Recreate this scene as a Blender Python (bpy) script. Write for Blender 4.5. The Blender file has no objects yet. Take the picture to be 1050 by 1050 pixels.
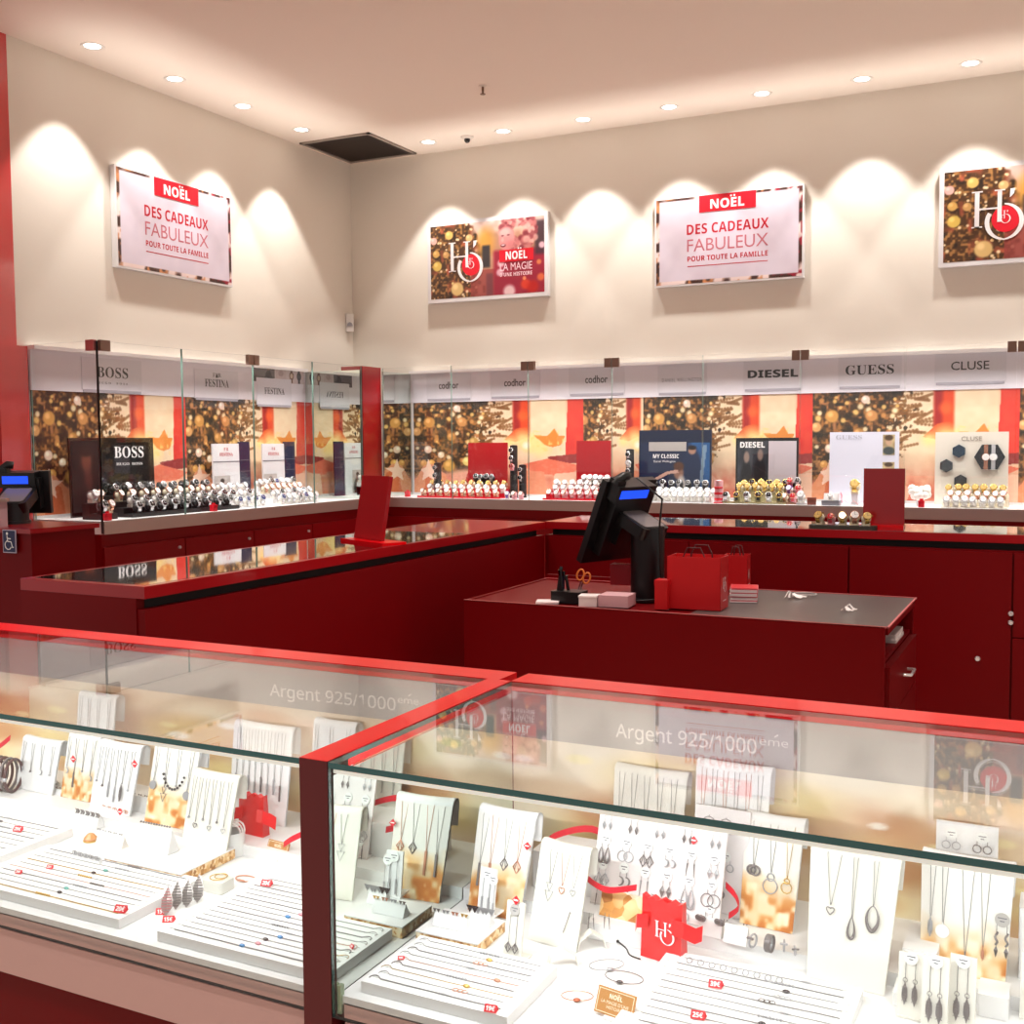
SHOP_W = 132; CASE_W = 18; UP_W = 2.7; FRONT_W = 3.9; EXPO = 0.0; WORLD = .5
import bpy, math, random, numpy as np
from mathutils import Vector, Matrix, Euler
R = math.radians
random.seed(7); rng = np.random.default_rng(11)
SC = bpy.context.scene; COL = SC.collection
# ------------------------------------------------------------------ camera
FPX, PITCH, YAW, ROLL = 1145.1, .0642, .4624, -.0069
CAM = Vector((5.522, -8.045, 1.45))
FW = Vector((-math.sin(YAW)*math.cos(PITCH), math.cos(YAW)*math.cos(PITCH), -math.sin(PITCH)))
_r0 = Vector((math.cos(YAW), math.sin(YAW), 0)); _u0 = _r0.cross(FW)
RT = math.cos(ROLL)*_r0 + math.sin(ROLL)*_u0; UP = -math.sin(ROLL)*_r0 + math.cos(ROLL)*_u0
cd = bpy.data.cameras.new('camera'); cam = bpy.data.objects.new('camera', cd); COL.objects.link(cam)
cd.sensor_fit = 'HORIZONTAL'; cd.sensor_width = 36; cd.lens = FPX/1050*36; cd.clip_start = .05; cd.clip_end = 60
cam.matrix_world = Matrix(((RT.x, UP.x, -FW.x, CAM.x), (RT.y, UP.y, -FW.y, CAM.y), (RT.z, UP.z, -FW.z, CAM.z), (0, 0, 0, 1)))
SC.camera = cam
def at(px, py, x=None, y=None, z=None):
    """survey helper: where the sight line of a measured photo point meets a known plane of the room"""
    d = FW + RT*(px-525)/FPX - UP*(py-525)/FPX
    t = (x-CAM.x)/d.x if x is not None else (y-CAM.y)/d.y if y is not None else (z-CAM.z)/d.z
    return CAM + d*t
# ------------------------------------------------------------------ materials
def lin(c): return tuple(((v/255)/12.92 if v/255 <= .04045 else ((v/255+.055)/1.055)**2.4) for v in c[:3])
MATS = {}
def mat(name, rgb=(200, 200, 200), rough=.5, metal=0, coat=0, emit=0, bump=0, bscale=60, var=0, vscale=8, spec=.5, ecol=None, trans=0):
    if name in MATS: return MATS[name]
    m = bpy.data.materials.new(name); m.use_nodes = True; nt = m.node_tree; b = nt.nodes['Principled BSDF']
    c = lin(rgb)+(1,)
    b.inputs['Base Color'].default_value = c; b.inputs['Roughness'].default_value = rough; b.inputs['Metallic'].default_value = metal
    b.inputs['Coat Weight'].default_value = coat; b.inputs['Coat Roughness'].default_value = .04; b.inputs['Specular IOR Level'].default_value = spec
    b.inputs['Transmission Weight'].default_value = trans
    if emit:
        b.inputs['Emission Color'].default_value = lin(ecol or rgb)+(1,); b.inputs['Emission Strength'].default_value = emit
    if bump or var:
        tc = nt.nodes.new('ShaderNodeTexCoord'); n = nt.nodes.new('ShaderNodeTexNoise'); nt.links.new(tc.outputs['Object'], n.inputs['Vector'])
        n.inputs['Scale'].default_value = bscale if bump else vscale; n.inputs['Detail'].default_value = 5
        if bump:
            bp = nt.nodes.new('ShaderNodeBump'); bp.inputs['Strength'].default_value = bump; bp.inputs['Distance'].default_value = .004
            nt.links.new(n.outputs['Fac'], bp.inputs['Height']); nt.links.new(bp.outputs[0], b.inputs['Normal'])
        if var:
            r = nt.nodes.new('ShaderNodeMapRange'); r.inputs[3].default_value = 1-var; r.inputs[4].default_value = 1+var
            mx = nt.nodes.new('ShaderNodeMix'); mx.data_type = 'RGBA'; mx.blend_type = 'MULTIPLY'; mx.inputs[0].default_value = 1; mx.inputs[6].default_value = c
            nt.links.new(n.outputs['Fac'], r.inputs[0]); nt.links.new(r.outputs[0], mx.inputs[7]); nt.links.new(mx.outputs[2], b.inputs['Base Color'])
    MATS[name] = m; return m
def glass_mat(name, tint=(1, 1, 1), f0=.04):
    """thin clear pane: straight transmission plus mirror reflection by viewing angle (Schlick)"""
    m = bpy.data.materials.new(name); m.use_nodes = True; nt = m.node_tree; nt.nodes.clear(); N = nt.nodes.new; L = nt.links.new
    o = N('ShaderNodeOutputMaterial'); mx = N('ShaderNodeMixShader'); t = N('ShaderNodeBsdfTransparent'); g = N('ShaderNodeBsdfGlossy')
    t.inputs[0].default_value = tint+(1,); g.inputs['Roughness'].default_value = 0.0
    lw = N('ShaderNodeLayerWeight'); lw.inputs[0].default_value = .5
    p = N('ShaderNodeMath'); p.operation = 'POWER'; p.inputs[1].default_value = 5; L(lw.outputs['Facing'], p.inputs[0])
    q = N('ShaderNodeMath'); q.operation = 'MULTIPLY_ADD'; q.inputs[1].default_value = 1-f0; q.inputs[2].default_value = f0; L(p.outputs[0], q.inputs[0])
    L(q.outputs[0], mx.inputs[0]); L(t.outputs[0], mx.inputs[1]); L(g.outputs[0], mx.inputs[2]); L(mx.outputs[0], o.inputs[0])
    MATS[name] = m; return m
def paint_mat(name, rough=.35, spec=.4):
    if name in MATS: return MATS[name]
    m = bpy.data.materials.new(name); m.use_nodes = True; nt = m.node_tree; b = nt.nodes['Principled BSDF']
    a = nt.nodes.new('ShaderNodeAttribute'); a.attribute_name = 'print'; nt.links.new(a.outputs['Color'], b.inputs['Base Color'])
    b.inputs['Roughness'].default_value = rough; b.inputs['Specular IOR Level'].default_value = spec
    MATS[name] = m; return m
def flake_mat(name, stops, scale, metal=.3, rough=.35):
    m = bpy.data.materials.new(name); m.use_nodes = True; nt = m.node_tree; b = nt.nodes['Principled BSDF']
    tc = nt.nodes.new('ShaderNodeTexCoord'); v = nt.nodes.new('ShaderNodeTexVoronoi'); v.inputs['Scale'].default_value = scale
    w = nt.nodes.new('ShaderNodeTexNoise'); w.inputs['Scale'].default_value = scale*.35; w.inputs['Detail'].default_value = 6
    mx = nt.nodes.new('ShaderNodeMix'); mx.data_type = 'FLOAT'; mx.inputs[0].default_value = .5
    r = nt.nodes.new('ShaderNodeValToRGB'); el = r.color_ramp.elements
    while len(el) < len(stops): el.new(.5)
    for e, (p, c) in zip(el, stops): e.position = p; e.color = lin(c)+(1,)
    L = nt.links.new; L(tc.outputs['Object'], v.inputs['Vector']); L(tc.outputs['Object'], w.inputs['Vector'])
    sp = nt.nodes.new('ShaderNodeSeparateColor'); L(v.outputs['Color'], sp.inputs[0]); L(sp.outputs[0], mx.inputs[2]); L(w.outputs['Fac'], mx.inputs[3])
    L(mx.outputs[0], r.inputs[0]); L(r.outputs[0], b.inputs['Base Color']); b.inputs['Metallic'].default_value = metal; b.inputs['Roughness'].default_value = rough
    MATS[name] = m; return m
RED = mat('red_lacquer', (150, 4, 14), .28, coat=.5, spec=.4)
REDF = mat('red_frame_lacquer', (224, 0, 14), .3, coat=.25, spec=.15)
REDD = mat('dark_red_panel', (108, 0, 5), .45, spec=.15)
REDP = mat('red_pillar_lacquer', (205, 60, 60), .25, coat=1)
BLACKGAP = mat('black_shadow_gap', (14, 6, 7), .7)
ALU = mat('brushed_aluminium', (190, 172, 165), .38, metal=.85)
CHROME = mat('chrome', (238, 238, 240), .18, metal=.55)
CLIP = mat('bronze_clip', (140, 112, 98), .4, metal=.6)
WHITE = mat('white_acrylic', (232, 232, 232), .35)
WHITEM = mat('white_leatherette', (236, 236, 236), .6, bump=.1, bscale=300)
IVORY = mat('ivory_leatherette', (226, 223, 214), .6)
HEADER = mat('pale_grey_header', (228, 224, 232), .5)
PLATE = mat('frosted_plate', (216, 213, 221), .4)
GREYT = mat('warm_grey_band', (158, 152, 148), .5)
BLACK = mat('black_plastic', (14, 14, 16), .35)
BLACKG = mat('black_gloss', (8, 9, 11), .12, coat=.5)
INK = mat('black_ink', (30, 28, 34), .5); INKG = mat('grey_ink', (105, 105, 115), .5); INKW = mat('white_ink', (245, 245, 245), .5)
INKR = mat('red_ink', (190, 14, 40), .5); INKP = mat('pale_rose_ink', (196, 110, 122), .5); REDPRINT = mat('red_print', (214, 10, 36), .45)
SILVER = mat('silver', (176, 176, 180), .3, metal=.45); SILVERD = mat('oxidised_silver', (128, 122, 122), .35, metal=.4); CHAIN = mat('fine_silver_chain', (140, 138, 138), .4, metal=.3)
GOLD = mat('gold', (226, 186, 104), .25, metal=.6); ROSE = mat('rose_gold', (206, 146, 120), .28, metal=.6)
STEEL = mat('steel', (190, 192, 196), .22, metal=1)
GLASS = glass_mat('clear_glass', (.97, .985, .98)); GLASSW = glass_mat('wall_case_glass', (.985, .99, .99))
GEDGE = mat('dark_green_glass_edge', (26, 84, 82), .15, coat=1)
GEDGEL = mat('pale_green_glass_edge', (120, 150, 140), .2)
MIRROR = mat('mirror', (214, 224, 216), .0, metal=1)
LEDM = mat('led_diffuser', (255, 250, 240), .5, emit=6)
GLIT = flake_mat('gold_glitter', [(.15, (150, 95, 40)), (.42, (205, 150, 80)), (.6, (238, 205, 150)), (.8, (255, 240, 205))], 160)
PRINT = paint_mat('printed_panel', .45); POSTER = paint_mat('poster_print', .3)
# ------------------------------------------------------------------ mesh building
class MB:
    def __init__(s): s.v = []; s.f = []; s.mi = []; s.sm = []; s.M = Matrix.Identity(4)
    def add(s, vs, fs, mi=0, smooth=False):
        n = len(s.v); s.v += [tuple(s.M @ Vector(p)) for p in vs]
        for f in fs: s.f.append([i+n for i in f]); s.mi.append(mi); s.sm.append(smooth)
        return s
    def box(s, a, b, mi=0, mis=None):
        x0, y0, z0 = a; x1, y1, z1 = b
        vs = [(x0, y0, z0), (x1, y0, z0), (x1, y1, z0), (x0, y1, z0), (x0, y0, z1), (x1, y0, z1), (x1, y1, z1), (x0, y1, z1)]
        fs = [(0, 3, 2, 1), (4, 5, 6, 7), (0, 1, 5, 4), (2, 3, 7, 6), (0, 4, 7, 3), (1, 2, 6, 5)]   # bottom top -y +y -x +x
        for k, f in enumerate(fs): s.add([vs[i] for i in f], [(0, 1, 2, 3)], mis[k] if mis else mi)
        return s
    def cbox(s, c, d, mi=0): return s.box([c[i]-d[i]/2 for i in range(3)], [c[i]+d[i]/2 for i in range(3)], mi)
    def rbox(s, a, b, r, mi=0, seg=3):
        """box with rounded vertical edges"""
        x0, y0, z0 = a; x1, y1, z1 = b; pts = []
        for cx, cy, a0 in ((x1-r, y1-r, 0), (x0+r, y1-r, 90), (x0+r, y0+r, 180), (x1-r, y0+r, 270)):
            for k in range(seg+1): t = R(a0+90*k/seg); pts.append((cx+r*math.cos(t), cy+r*math.sin(t)))
        return s.prism(pts, z0, z1, mi)
    def prism(s, pts, z0, z1, mi=0, smooth=False):
        n = len(pts); vs = [(x, y, z0) for x, y in pts]+[(x, y, z1) for x, y in pts]
        fs = [tuple(range(n-1, -1, -1)), tuple(range(n, 2*n))]; s.add(vs, fs, mi)
        s.add(vs, [(i, (i+1) % n, n+(i+1) % n, n+i) for i in range(n)], mi, smooth); return s
    def cyl(s, c, r, h, mi=0, n=20, r2=None, smooth=True):
        r2 = r if r2 is None else r2
        b = [(c[0]+r*math.cos(2*math.pi*i/n), c[1]+r*math.sin(2*math.pi*i/n), c[2]) for i in range(n)]
        t = [(c[0]+r2*math.cos(2*math.pi*i/n), c[1]+r2*math.sin(2*math.pi*i/n), c[2]+h) for i in range(n)]
        s.add(b+t, [(i, (i+1) % n, n+(i+1) % n, n+i) for i in range(n)], mi, smooth)
        s.add(b+t, [tuple(range(n-1, -1, -1)), tuple(range(n, 2*n))], mi); return s
    def lathe(s, prof, mi=0, n=24, c=(0, 0, 0), smooth=True):
        vs = []; m = len(prof)
        for i in range(n):
            t = 2*math.pi*i/n
            for r, z in prof: vs.append((c[0]+r*math.cos(t), c[1]+r*math.sin(t), c[2]+z))
        fs = [(i*m+j, ((i+1) % n)*m+j, ((i+1) % n)*m+j+1, i*m+j+1) for i in range(n) for j in range(m-1)]
        return s.add(vs, fs, mi, smooth)
    def sphere(s, c, r, mi=0, n=10, sc=(1, 1, 1)):
        vs = [(c[0], c[1], c[2]-r*sc[2])]; h = n//2
        for j in range(1, h):
            p = math.pi*j/h
            for i in range(n): t = 2*math.pi*i/n; vs.append((c[0]+sc[0]*r*math.sin(p)*math.cos(t), c[1]+sc[1]*r*math.sin(p)*math.sin(t), c[2]-sc[2]*r*math.cos(p)))
        vs.append((c[0], c[1], c[2]+r*sc[2])); e = len(vs)-1; fs = []
        for i in range(n):
            fs.append((0, 1+(i+1) % n, 1+i)); fs.append((e, e-n+i, e-n+(i+1) % n))
            for j in range(h-2): a = 1+j*n; fs.append((a+i, a+(i+1) % n, a+n+(i+1) % n, a+n+i))
        return s.add(vs, fs, mi, True)
    def tube(s, path, r, mi=0, n=6, closed=False):
        P = [Vector(p) for p in path]; m = len(P); vs = []; up = Vector((0, 0, 1)); prev = None
        for i in range(m):
            a = P[(i-1) % m] if closed or i else P[0]; b = P[(i+1) % m] if closed or i < m-1 else P[-1]
            t = (b-a).normalized() if (b-a).length > 1e-9 else Vector((0, 0, 1))
            if prev is None:
                prev = t.cross(Vector((0, 0, 1))) if abs(t.z) < .95 else t.cross(Vector((1, 0, 0)))
            nn = prev-t*prev.dot(t); nn = nn.normalized() if nn.length > 1e-6 else t.orthogonal().normalized(); prev = nn; bb = t.cross(nn)
            rr = r[i] if isinstance(r, (list, tuple)) else r
            for k in range(n): q = 2*math.pi*k/n; vs.append(P[i]+(nn*math.cos(q)+bb*math.sin(q))*rr)
        fs = [(i*n+k, i*n+(k+1) % n, ((i+1) % m)*n+(k+1) % n, ((i+1) % m)*n+k) for i in range(m if closed else m-1) for k in range(n)]
        s.add(vs, fs, mi, True)
        if not closed: s.add(vs, [tuple(range(n-1, -1, -1)), tuple(range((m-1)*n, m*n))], mi)
        return s
    def ribbon(s, path, w, th, mi=0, nrm=None, wid=None):
        """flat strip of width w along a path; wid = the width direction"""
        vs = []; m = len(path); P = [Vector(p) for p in path]; wd = Vector(wid or (0, 0, 1)).normalized()
        for i in range(m):
            t = (P[min(i+1, m-1)]-P[max(i-1, 0)]).normalized(); nn = t.cross(wd).normalized()
            ww = w[i] if isinstance(w, (list, tuple)) else w
            for sw, sn in ((-1, -1), (1, -1), (1, 1), (-1, 1)): vs.append(P[i]+wd*sw*ww/2+nn*sn*th/2)
        fs = [(i*4+k, i*4+(k+1) % 4, (i+1)*4+(k+1) % 4, (i+1)*4+k) for i in range(m-1) for k in range(4)]
        s.add(vs, fs, mi); s.add(vs, [(3, 2, 1, 0), tuple((m-1)*4+k for k in range(4))], mi); return s
    def torus(s, c, R_, r, mi=0, ax='z', n=24, k=6, sx=1, sy=1):
        pts = []
        for i in range(n):
            t = 2*math.pi*i/n; a, b = R_*math.cos(t)*sx, R_*math.sin(t)*sy
            pts.append({'z': (c[0]+a, c[1]+b, c[2]), 'y': (c[0]+a, c[1], c[2]+b), 'x': (c[0], c[1]+a, c[2]+b)}[ax])
        return s.tube(pts, r, mi, k, True)
    def build(s, name, mats, parent=None, loc=None, rot=None):
        me = bpy.data.meshes.new(name); me.from_pydata(s.v, [], s.f)
        for m in (mats if isinstance(mats, (list, tuple)) else [mats]): me.materials.append(m)
        me.polygons.foreach_set('material_index', s.mi); me.polygons.foreach_set('use_smooth', s.sm); me.update()
        o = bpy.data.objects.new(name, me); COL.objects.link(o)
        if parent is not None: o.parent = parent
        if loc is not None: o.location = loc
        if rot is not None: o.rotation_euler = rot
        return o
def TM(loc=(0, 0, 0), rz=0, rx=0, ry=0): return Matrix.Translation(Vector(loc)) @ Euler((rx, ry, rz)).to_matrix().to_4x4()
# ------------------------------------------------------------------ tags
def tag(o, label=None, cat=None, group=None, kind=None):
    if label: o['label'] = label
    if cat: o['category'] = cat
    if group: o['group'] = group
    if kind: o['kind'] = kind
    return o
def thing(name, label, cat, loc=(0, 0, 0), rz=0, group=None, rx=0, ry=0):
    o = bpy.data.objects.new(name, None); COL.objects.link(o); o.empty_display_size = .05
    o.location = loc; o.rotation_euler = (rx, ry, rz); return tag(o, label, cat, group)
def struct(o): o['kind'] = 'structure'; return o
def copy_thing(src, label, loc, rz=None, rot=None, scale=None, group=None):
    def rec(o, par):
        c = o.copy(); COL.objects.link(c)
        if par is not None: c.parent = par
        for ch in CH.get(o.name, ()): rec(ch, c)
        return c
    if src.name not in CHS:
        CHS.add(src.name)
        def reg(o):
            CH[o.name] = [x for x in bpy.data.objects if x.parent == o]
            for x in CH[o.name]: reg(x)
        reg(src)
    c = rec(src, None); c.location = loc
    if rz is not None: c.rotation_euler = (0, 0, rz)
    if rot is not None: c.rotation_euler = rot
    if scale is not None: c.scale = (scale,)*3
    c['label'] = label
    if group: c['group'] = group
    return c
CH, CHS = {}, set()
class Kind:
    """first use moves the model itself, every later use copies it"""
    def __init__(s, o): s.o = o; s.used = False
    def put(s, label, loc, rz=0, rot=None, scale=None, group=None):
        if not s.used:
            s.used = True; o = s.o; o.location = loc; o.rotation_euler = rot or (0, 0, rz); o['label'] = label
            if scale: o.scale = (scale,)*3
            if group: o['group'] = group
            return o
        return copy_thing(s.o, label, loc, rz, rot, scale, group)
ORD = 'first second third fourth fifth sixth seventh eighth ninth tenth eleventh twelfth thirteenth fourteenth fifteenth sixteenth seventeenth eighteenth nineteenth twentieth'.split()
# ------------------------------------------------------------------ lettering
def serif(s): return ''.join(chr(0x1D400+ord(c)-65) if 'A' <= c <= 'Z' else chr(0x1D41A+ord(c)-97) if 'a' <= c <= 'z' else c for c in s)
def sansb(s): return ''.join(chr(0x1D5D4+ord(c)-65) if 'A' <= c <= 'Z' else chr(0x1D5EE+ord(c)-97) if 'a' <= c <= 'z' else chr(0x1D7EC+ord(c)-48) if '0' <= c <= '9' else c for c in s)
def sansr(s): return ''.join(chr(0x1D5A0+ord(c)-65) if 'A' <= c <= 'Z' else chr(0x1D5BA+ord(c)-97) if 'a' <= c <= 'z' else chr(0x1D7E2+ord(c)-48) if '0' <= c <= '9' else c for c in s)
_TC = {}
def text_geo(s, h, width=None, off=0, spacing=1.0):
    """flat letter outlines, centred on the origin in x, base line at 0, capitals h tall, stretched to width when given"""
    key = (s, off, spacing)
    if key not in _TC:
        c = bpy.data.curves.new('lettering', 'FONT'); c.body = s; c.offset = off; c.resolution_u = 3; c.space_character = spacing
        o = bpy.data.objects.new('lettering', c); COL.objects.link(o); bpy.context.view_layer.update()
        m = bpy.data.meshes.new_from_object(o.evaluated_get(bpy.context.evaluated_depsgraph_get()))
        _TC[key] = ([tuple(v.co) for v in m.vertices], [tuple(p.vertices) for p in m.polygons])
        bpy.data.objects.remove(o); bpy.data.curves.remove(c); bpy.data.meshes.remove(m)
    vs, fs = _TC[key]; x0 = min(v[0] for v in vs); x1 = max(v[0] for v in vs)
    k = h/.71; kx = width/(x1-x0) if width else k
    return [((v[0]-(x0+x1)/2)*kx, v[1]*k, 0) for v in vs], fs
def put_text(mb, s, h, x, y, width=None, mi=0, off=0, spacing=1.0, lift=0):
    vs, fs = text_geo(s, h, width, off, spacing); mb.add([(v[0]+x, v[1]+y, lift) for v in vs], fs, mi); return mb
UPRIGHT = lambda loc, rz=0, tilt=0: Matrix.Translation(Vector(loc)) @ Euler((R(90)-tilt, 0, rz), 'XYZ').to_matrix().to_4x4()   # local xy -> facing -y (rz=0)
def ho_logo(mb, h, x=0, y=0, mi=0):
    """thin serif H (height h, foot at x, y) with a large O hanging from its right leg and an apostrophe"""
    def rect(a, b, c, d): mb.add([(x+a*h, y+b*h, 0), (x+c*h, y+b*h, 0), (x+c*h, y+d*h, 0), (x+a*h, y+d*h, 0)], [(0, 1, 2, 3)], mi)
    rect(-.06, 0, .06, 1); rect(.52, .12, .63, 1); rect(.06, .48, .52, .525)
    rect(-.14, .965, .14, 1); rect(-.14, 0, .14, .035); rect(.44, .965, .71, 1)
    n = 32; vs = []
    for i in range(n):
        a = 2*math.pi*i/n; k = .035+.085*abs(math.cos(a)); vs += [(x+h*(.70+.5*math.cos(a)), y+h*(.12+.5*math.sin(a)), 0), (x+h*(.70+(.5-k)*math.cos(a)), y+h*(.12+(.5-k)*math.sin(a)), 0)]
    mb.add(vs, [(2*i, 2*((i+1) % n), 2*((i+1) % n)+1, 2*i+1) for i in range(n) if not 8 <= i <= 12], mi)
    mb.add([(x+h*p, y+h*q, 0) for p, q in ((.84, 1), (.96, 1), (.93, .86), (.83, .76))], [(3, 2, 1, 0)], mi)
# ------------------------------------------------------------------ painted prints
class Pic:
    def __init__(s, w, h, asp, base=(240, 225, 200)):
        s.w, s.h = w, h; s.asp = asp
        s.u, s.v = np.meshgrid(np.linspace(0, 1, w), np.linspace(0, 1, h)); s.c = np.empty((h, w, 3)); s.c[:] = base
    def noise(s, n, seed=0):
        """smooth value noise, n cells across"""
        g = np.random.default_rng(seed).random((n+2, int(n*s.asp)+3)); x = s.u*(g.shape[1]-2); y = s.v*n
        i = x.astype(int); j = y.astype(int); a = x-i; b = y-j; a = a*a*(3-2*a); b = b*b*(3-2*b)
        return (g[j, i]*(1-a)+g[j, i+1]*a)*(1-b)+(g[j+1, i]*(1-a)+g[j+1, i+1]*a)*b
    def mix(s, m, col): m = np.clip(m, 0, 1)[..., None]; s.c = s.c*(1-m)+np.array(col, float)*m
    def ell(s, u, v, ru, rv=None, col=(0, 0, 0), soft=.15, a=1):
        rv = ru*s.asp if rv is None else rv; d = np.sqrt(((s.u-u)/ru)**2+((s.v-v)/rv)**2)
        s.mix(a*np.clip((1-d)/soft+.5, 0, 1), col)
    def rect(s, u0, v0, u1, v1, col, soft=.006, a=1):
        m = np.clip((s.u-u0)/soft+.5, 0, 1)*np.clip((u1-s.u)/soft+.5, 0, 1)*np.clip((s.v-v0)/soft/s.asp+.5, 0, 1)*np.clip((v1-s.v)/soft/s.asp+.5, 0, 1); s.mix(a*m, col)
    def poly(s, pts, col, a=1):
        m = np.zeros(s.u.shape, bool); n = len(pts)
        for i in range(n):
            (x0, y0), (x1, y1) = pts[i], pts[(i+1) % n]
            if y0 != y1: m ^= ((s.v >= min(y0, y1)) & (s.v < max(y0, y1)) & (s.u < x0+(s.v-y0)*(x1-x0)/(y1-y0)))
        s.mix(a*m.astype(float), col)
    def crop(s, u0, u1):
        i0, i1 = int(u0*(s.w-1)), int(u1*(s.w-1)); p = Pic.__new__(Pic); p.c = s.c[:, i0:i1+1]; p.h, p.w = p.c.shape[:2]; return p
    def build(s, name, o, ex, ey, m, parent=None):
        """grid sheet: o = lower left corner, ex/ey = full edge vectors"""
        h, w = s.h, s.w; o, ex, ey = Vector(o), Vector(ex), Vector(ey)
        U, V = np.meshgrid(np.linspace(0, 1, w), np.linspace(0, 1, h)); P = np.array(o)+U[..., None]*np.array(ex)+V[..., None]*np.array(ey)
        idx = np.arange(h*w).reshape(h, w); F = np.stack([idx[:-1, :-1], idx[:-1, 1:], idx[1:, 1:], idx[1:, :-1]], -1).reshape(-1, 4)
        me = bpy.data.meshes.new(name); me.vertices.add(h*w); me.vertices.foreach_set('co', P.reshape(-1)); nf = len(F)
        me.loops.add(nf*4); me.loops.foreach_set('vertex_index', F.reshape(-1).astype(np.int32)); me.polygons.add(nf)
        me.polygons.foreach_set('loop_start', np.arange(0, nf*4, 4, dtype=np.int32)); me.update(calc_edges=True)
        c = np.clip(s.c/255, 0, 1); c = np.where(c <= .04045, c/12.92, ((c+.055)/1.055)**2.4)
        A = me.attributes.new('print', 'FLOAT_COLOR', 'POINT'); A.data.foreach_set('color', np.concatenate([c, np.ones((h, w, 1))], -1).reshape(-1).astype(np.float32))
        me.materials.append(m); me.validate(); ob = bpy.data.objects.new(name, me); COL.objects.link(ob)
        if parent is not None: ob.parent = parent
        return ob
# ================================================================== setting
HC = 3.797
WALL = mat('cream_plaster', (234, 226, 213), .85, bump=.06, bscale=220)
CEIL = mat('white_ceiling_paint', (238, 226, 214), .9, bump=.03, bscale=200)
b = MB(); b.box((-.15, 0, 0), (9, .15, HC)); struct(b.build('wall_back', WALL))
b = MB(); b.box((-.15, -3.443, 0), (0, 0, HC)); struct(b.build('wall_left', WALL))
b = MB(); b.box((-.15, -9.5, HC), (9, .15, HC+.1)); struct(b.build('ceiling', CEIL))
b = MB(); b.box((-.15, -9.5, -.1), (9, .15, 0)); struct(b.build('floor', mat('beige_floor_tile', (214, 190, 174), .35, var=.05, vscale=3)))
b = MB(); b.box((-.15, -5.2, 0), (.002, -3.445, HC)); struct(b.build('trim_1', REDP))
b = MB(); b.box((.0025, -3.60, .0), (.035, -3.40, 2.02)); struct(b.build('trim_2', REDP))
# ---- recessed downlights
LAMPS = [(.29, y) for y in (-3.077, -2.395, -1.727, -1.06)]+[(.953+.66*k, -.31) for k in range(9)]
dl = thing('ceiling_downlight', '', 'downlight')
b = MB(); b.lathe([(.047, .0), (.066, -.006), (.07, -.001), (.07, .0)], n=28); b.build('trim_ring', mat('white_downlight_ring', (235, 228, 220), .4), dl)
b = MB(); b.lathe([(.0, -.002), (.03, -.003), (.047, -.001)], n=24); b.build('lens', mat('lit_lens', (255, 252, 248), .4, emit=7), dl)
DL = Kind(dl)
for i, (x, y) in enumerate(LAMPS):
    lab = ('round lit downlight in the ceiling above the left wall, %s from the dark corner vent' % ORD[3-i]) if i < 4 else \
          ('round lit downlight in the ceiling above the back wall, %s from the dark corner vent' % ORD[i-4])
    DL.put(lab, (x, y, HC), group='downlights along the walls')
    l = bpy.data.lights.new('downlight', 'SPOT'); l.energy = 82; l.color = (1, .96, .92); l.spot_size = R(74); l.spot_blend = .28; l.shadow_soft_size = .035
    o = bpy.data.objects.new('downlight_beam', l); COL.objects.link(o); o.location = (x, y, HC-.012)
# unseen lamps added over the shop floor to light the counters and tint the ceiling
for x, y in ((2.2, -4.6), (4.2, -4.6), (3.6, -6.5), (5.6, -6.9), (4.2, -8.8), (6.4, -4.4), (7.4, -1.4), (7.4, -6.8), (2.2, -7.2), (4.3, -3.2)):
    l = bpy.data.lights.new('unseen_fill_lamp', 'SPOT'); l.energy = SHOP_W*(.6 if -7 < y < -6 and x < 6 else 1); l.color = (1, .93, .86); l.spot_size = R(95); l.spot_blend = .5; l.shadow_soft_size = .06
    o = bpy.data.objects.new('unseen_fill_lamp', l); COL.objects.link(o); o.location = (x, y, HC-.05)
# ---- vent, diffuser, sprinkler, camera, detector
t = thing('ceiling_vent', 'dark square louvred air vent in the ceiling corner', 'vent', (0, 0, HC))
b = MB(); x0, x1, y0, y1 = .05, .70, -.77, -.07
for a, c in (((x0, y0), (x1, y0+.025)), ((x0, y1-.025), (x1, y1)), ((x0, y0), (x0+.025, y1)), ((x1-.025, y0), (x1, y1))): b.box((*a, -.012), (*c, .0))
b.build('frame', mat('grey_vent_frame', (150, 138, 128), .5), t)
b = MB(); b.box((x0+.02, y0+.02, -.003), (x1-.02, y1-.02, -.001))
for k in range(16):
    y = y0+.04+k*(y1-y0-.08)/15; b.add([(x0+.025, y-.014, -.011), (x1-.025, y-.014, -.011), (x1-.025, y+.014, -.003), (x0+.025, y+.014, -.003)], [(0, 1, 2, 3)])
b.build('louvres', mat('dark_louvre', (92, 80, 72), .6), t)
t = thing('ceiling_diffuser', 'large round ceiling fixture with a dark ring at the top edge', 'ceiling fixture', tuple(at(225, -14, z=HC)))
b = MB(); b.lathe([(.165, 0), (.20, -.012), (.215, -.004), (.215, 0)], n=40); b.build('outer_rim', CEIL, t)
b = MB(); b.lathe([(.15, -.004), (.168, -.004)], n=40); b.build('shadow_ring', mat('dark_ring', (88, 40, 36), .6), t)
b = MB(); b.lathe([(0, -.02), (.1, -.02), (.145, -.006), (.15, -.001)], n=40); b.build('disc', mat('satin_disc', (205, 185, 180), .25, metal=.7), t)
t = thing('sprinkler_head', 'small sprinkler head hanging from the ceiling', 'sprinkler', tuple(at(495, 88, z=HC)))
b = MB(); b.cyl((0, 0, -.008), .028, .008); b.build('escutcheon', CEIL, t)
b = MB(); b.cyl((0, 0, -.035), .008, .03); b.cyl((0, 0, -.05), .006, .02); b.cyl((0, 0, -.056), .018, .003); b.build('nozzle', mat('dull_brass', (120, 95, 75), .4, metal=.8), t)
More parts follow.
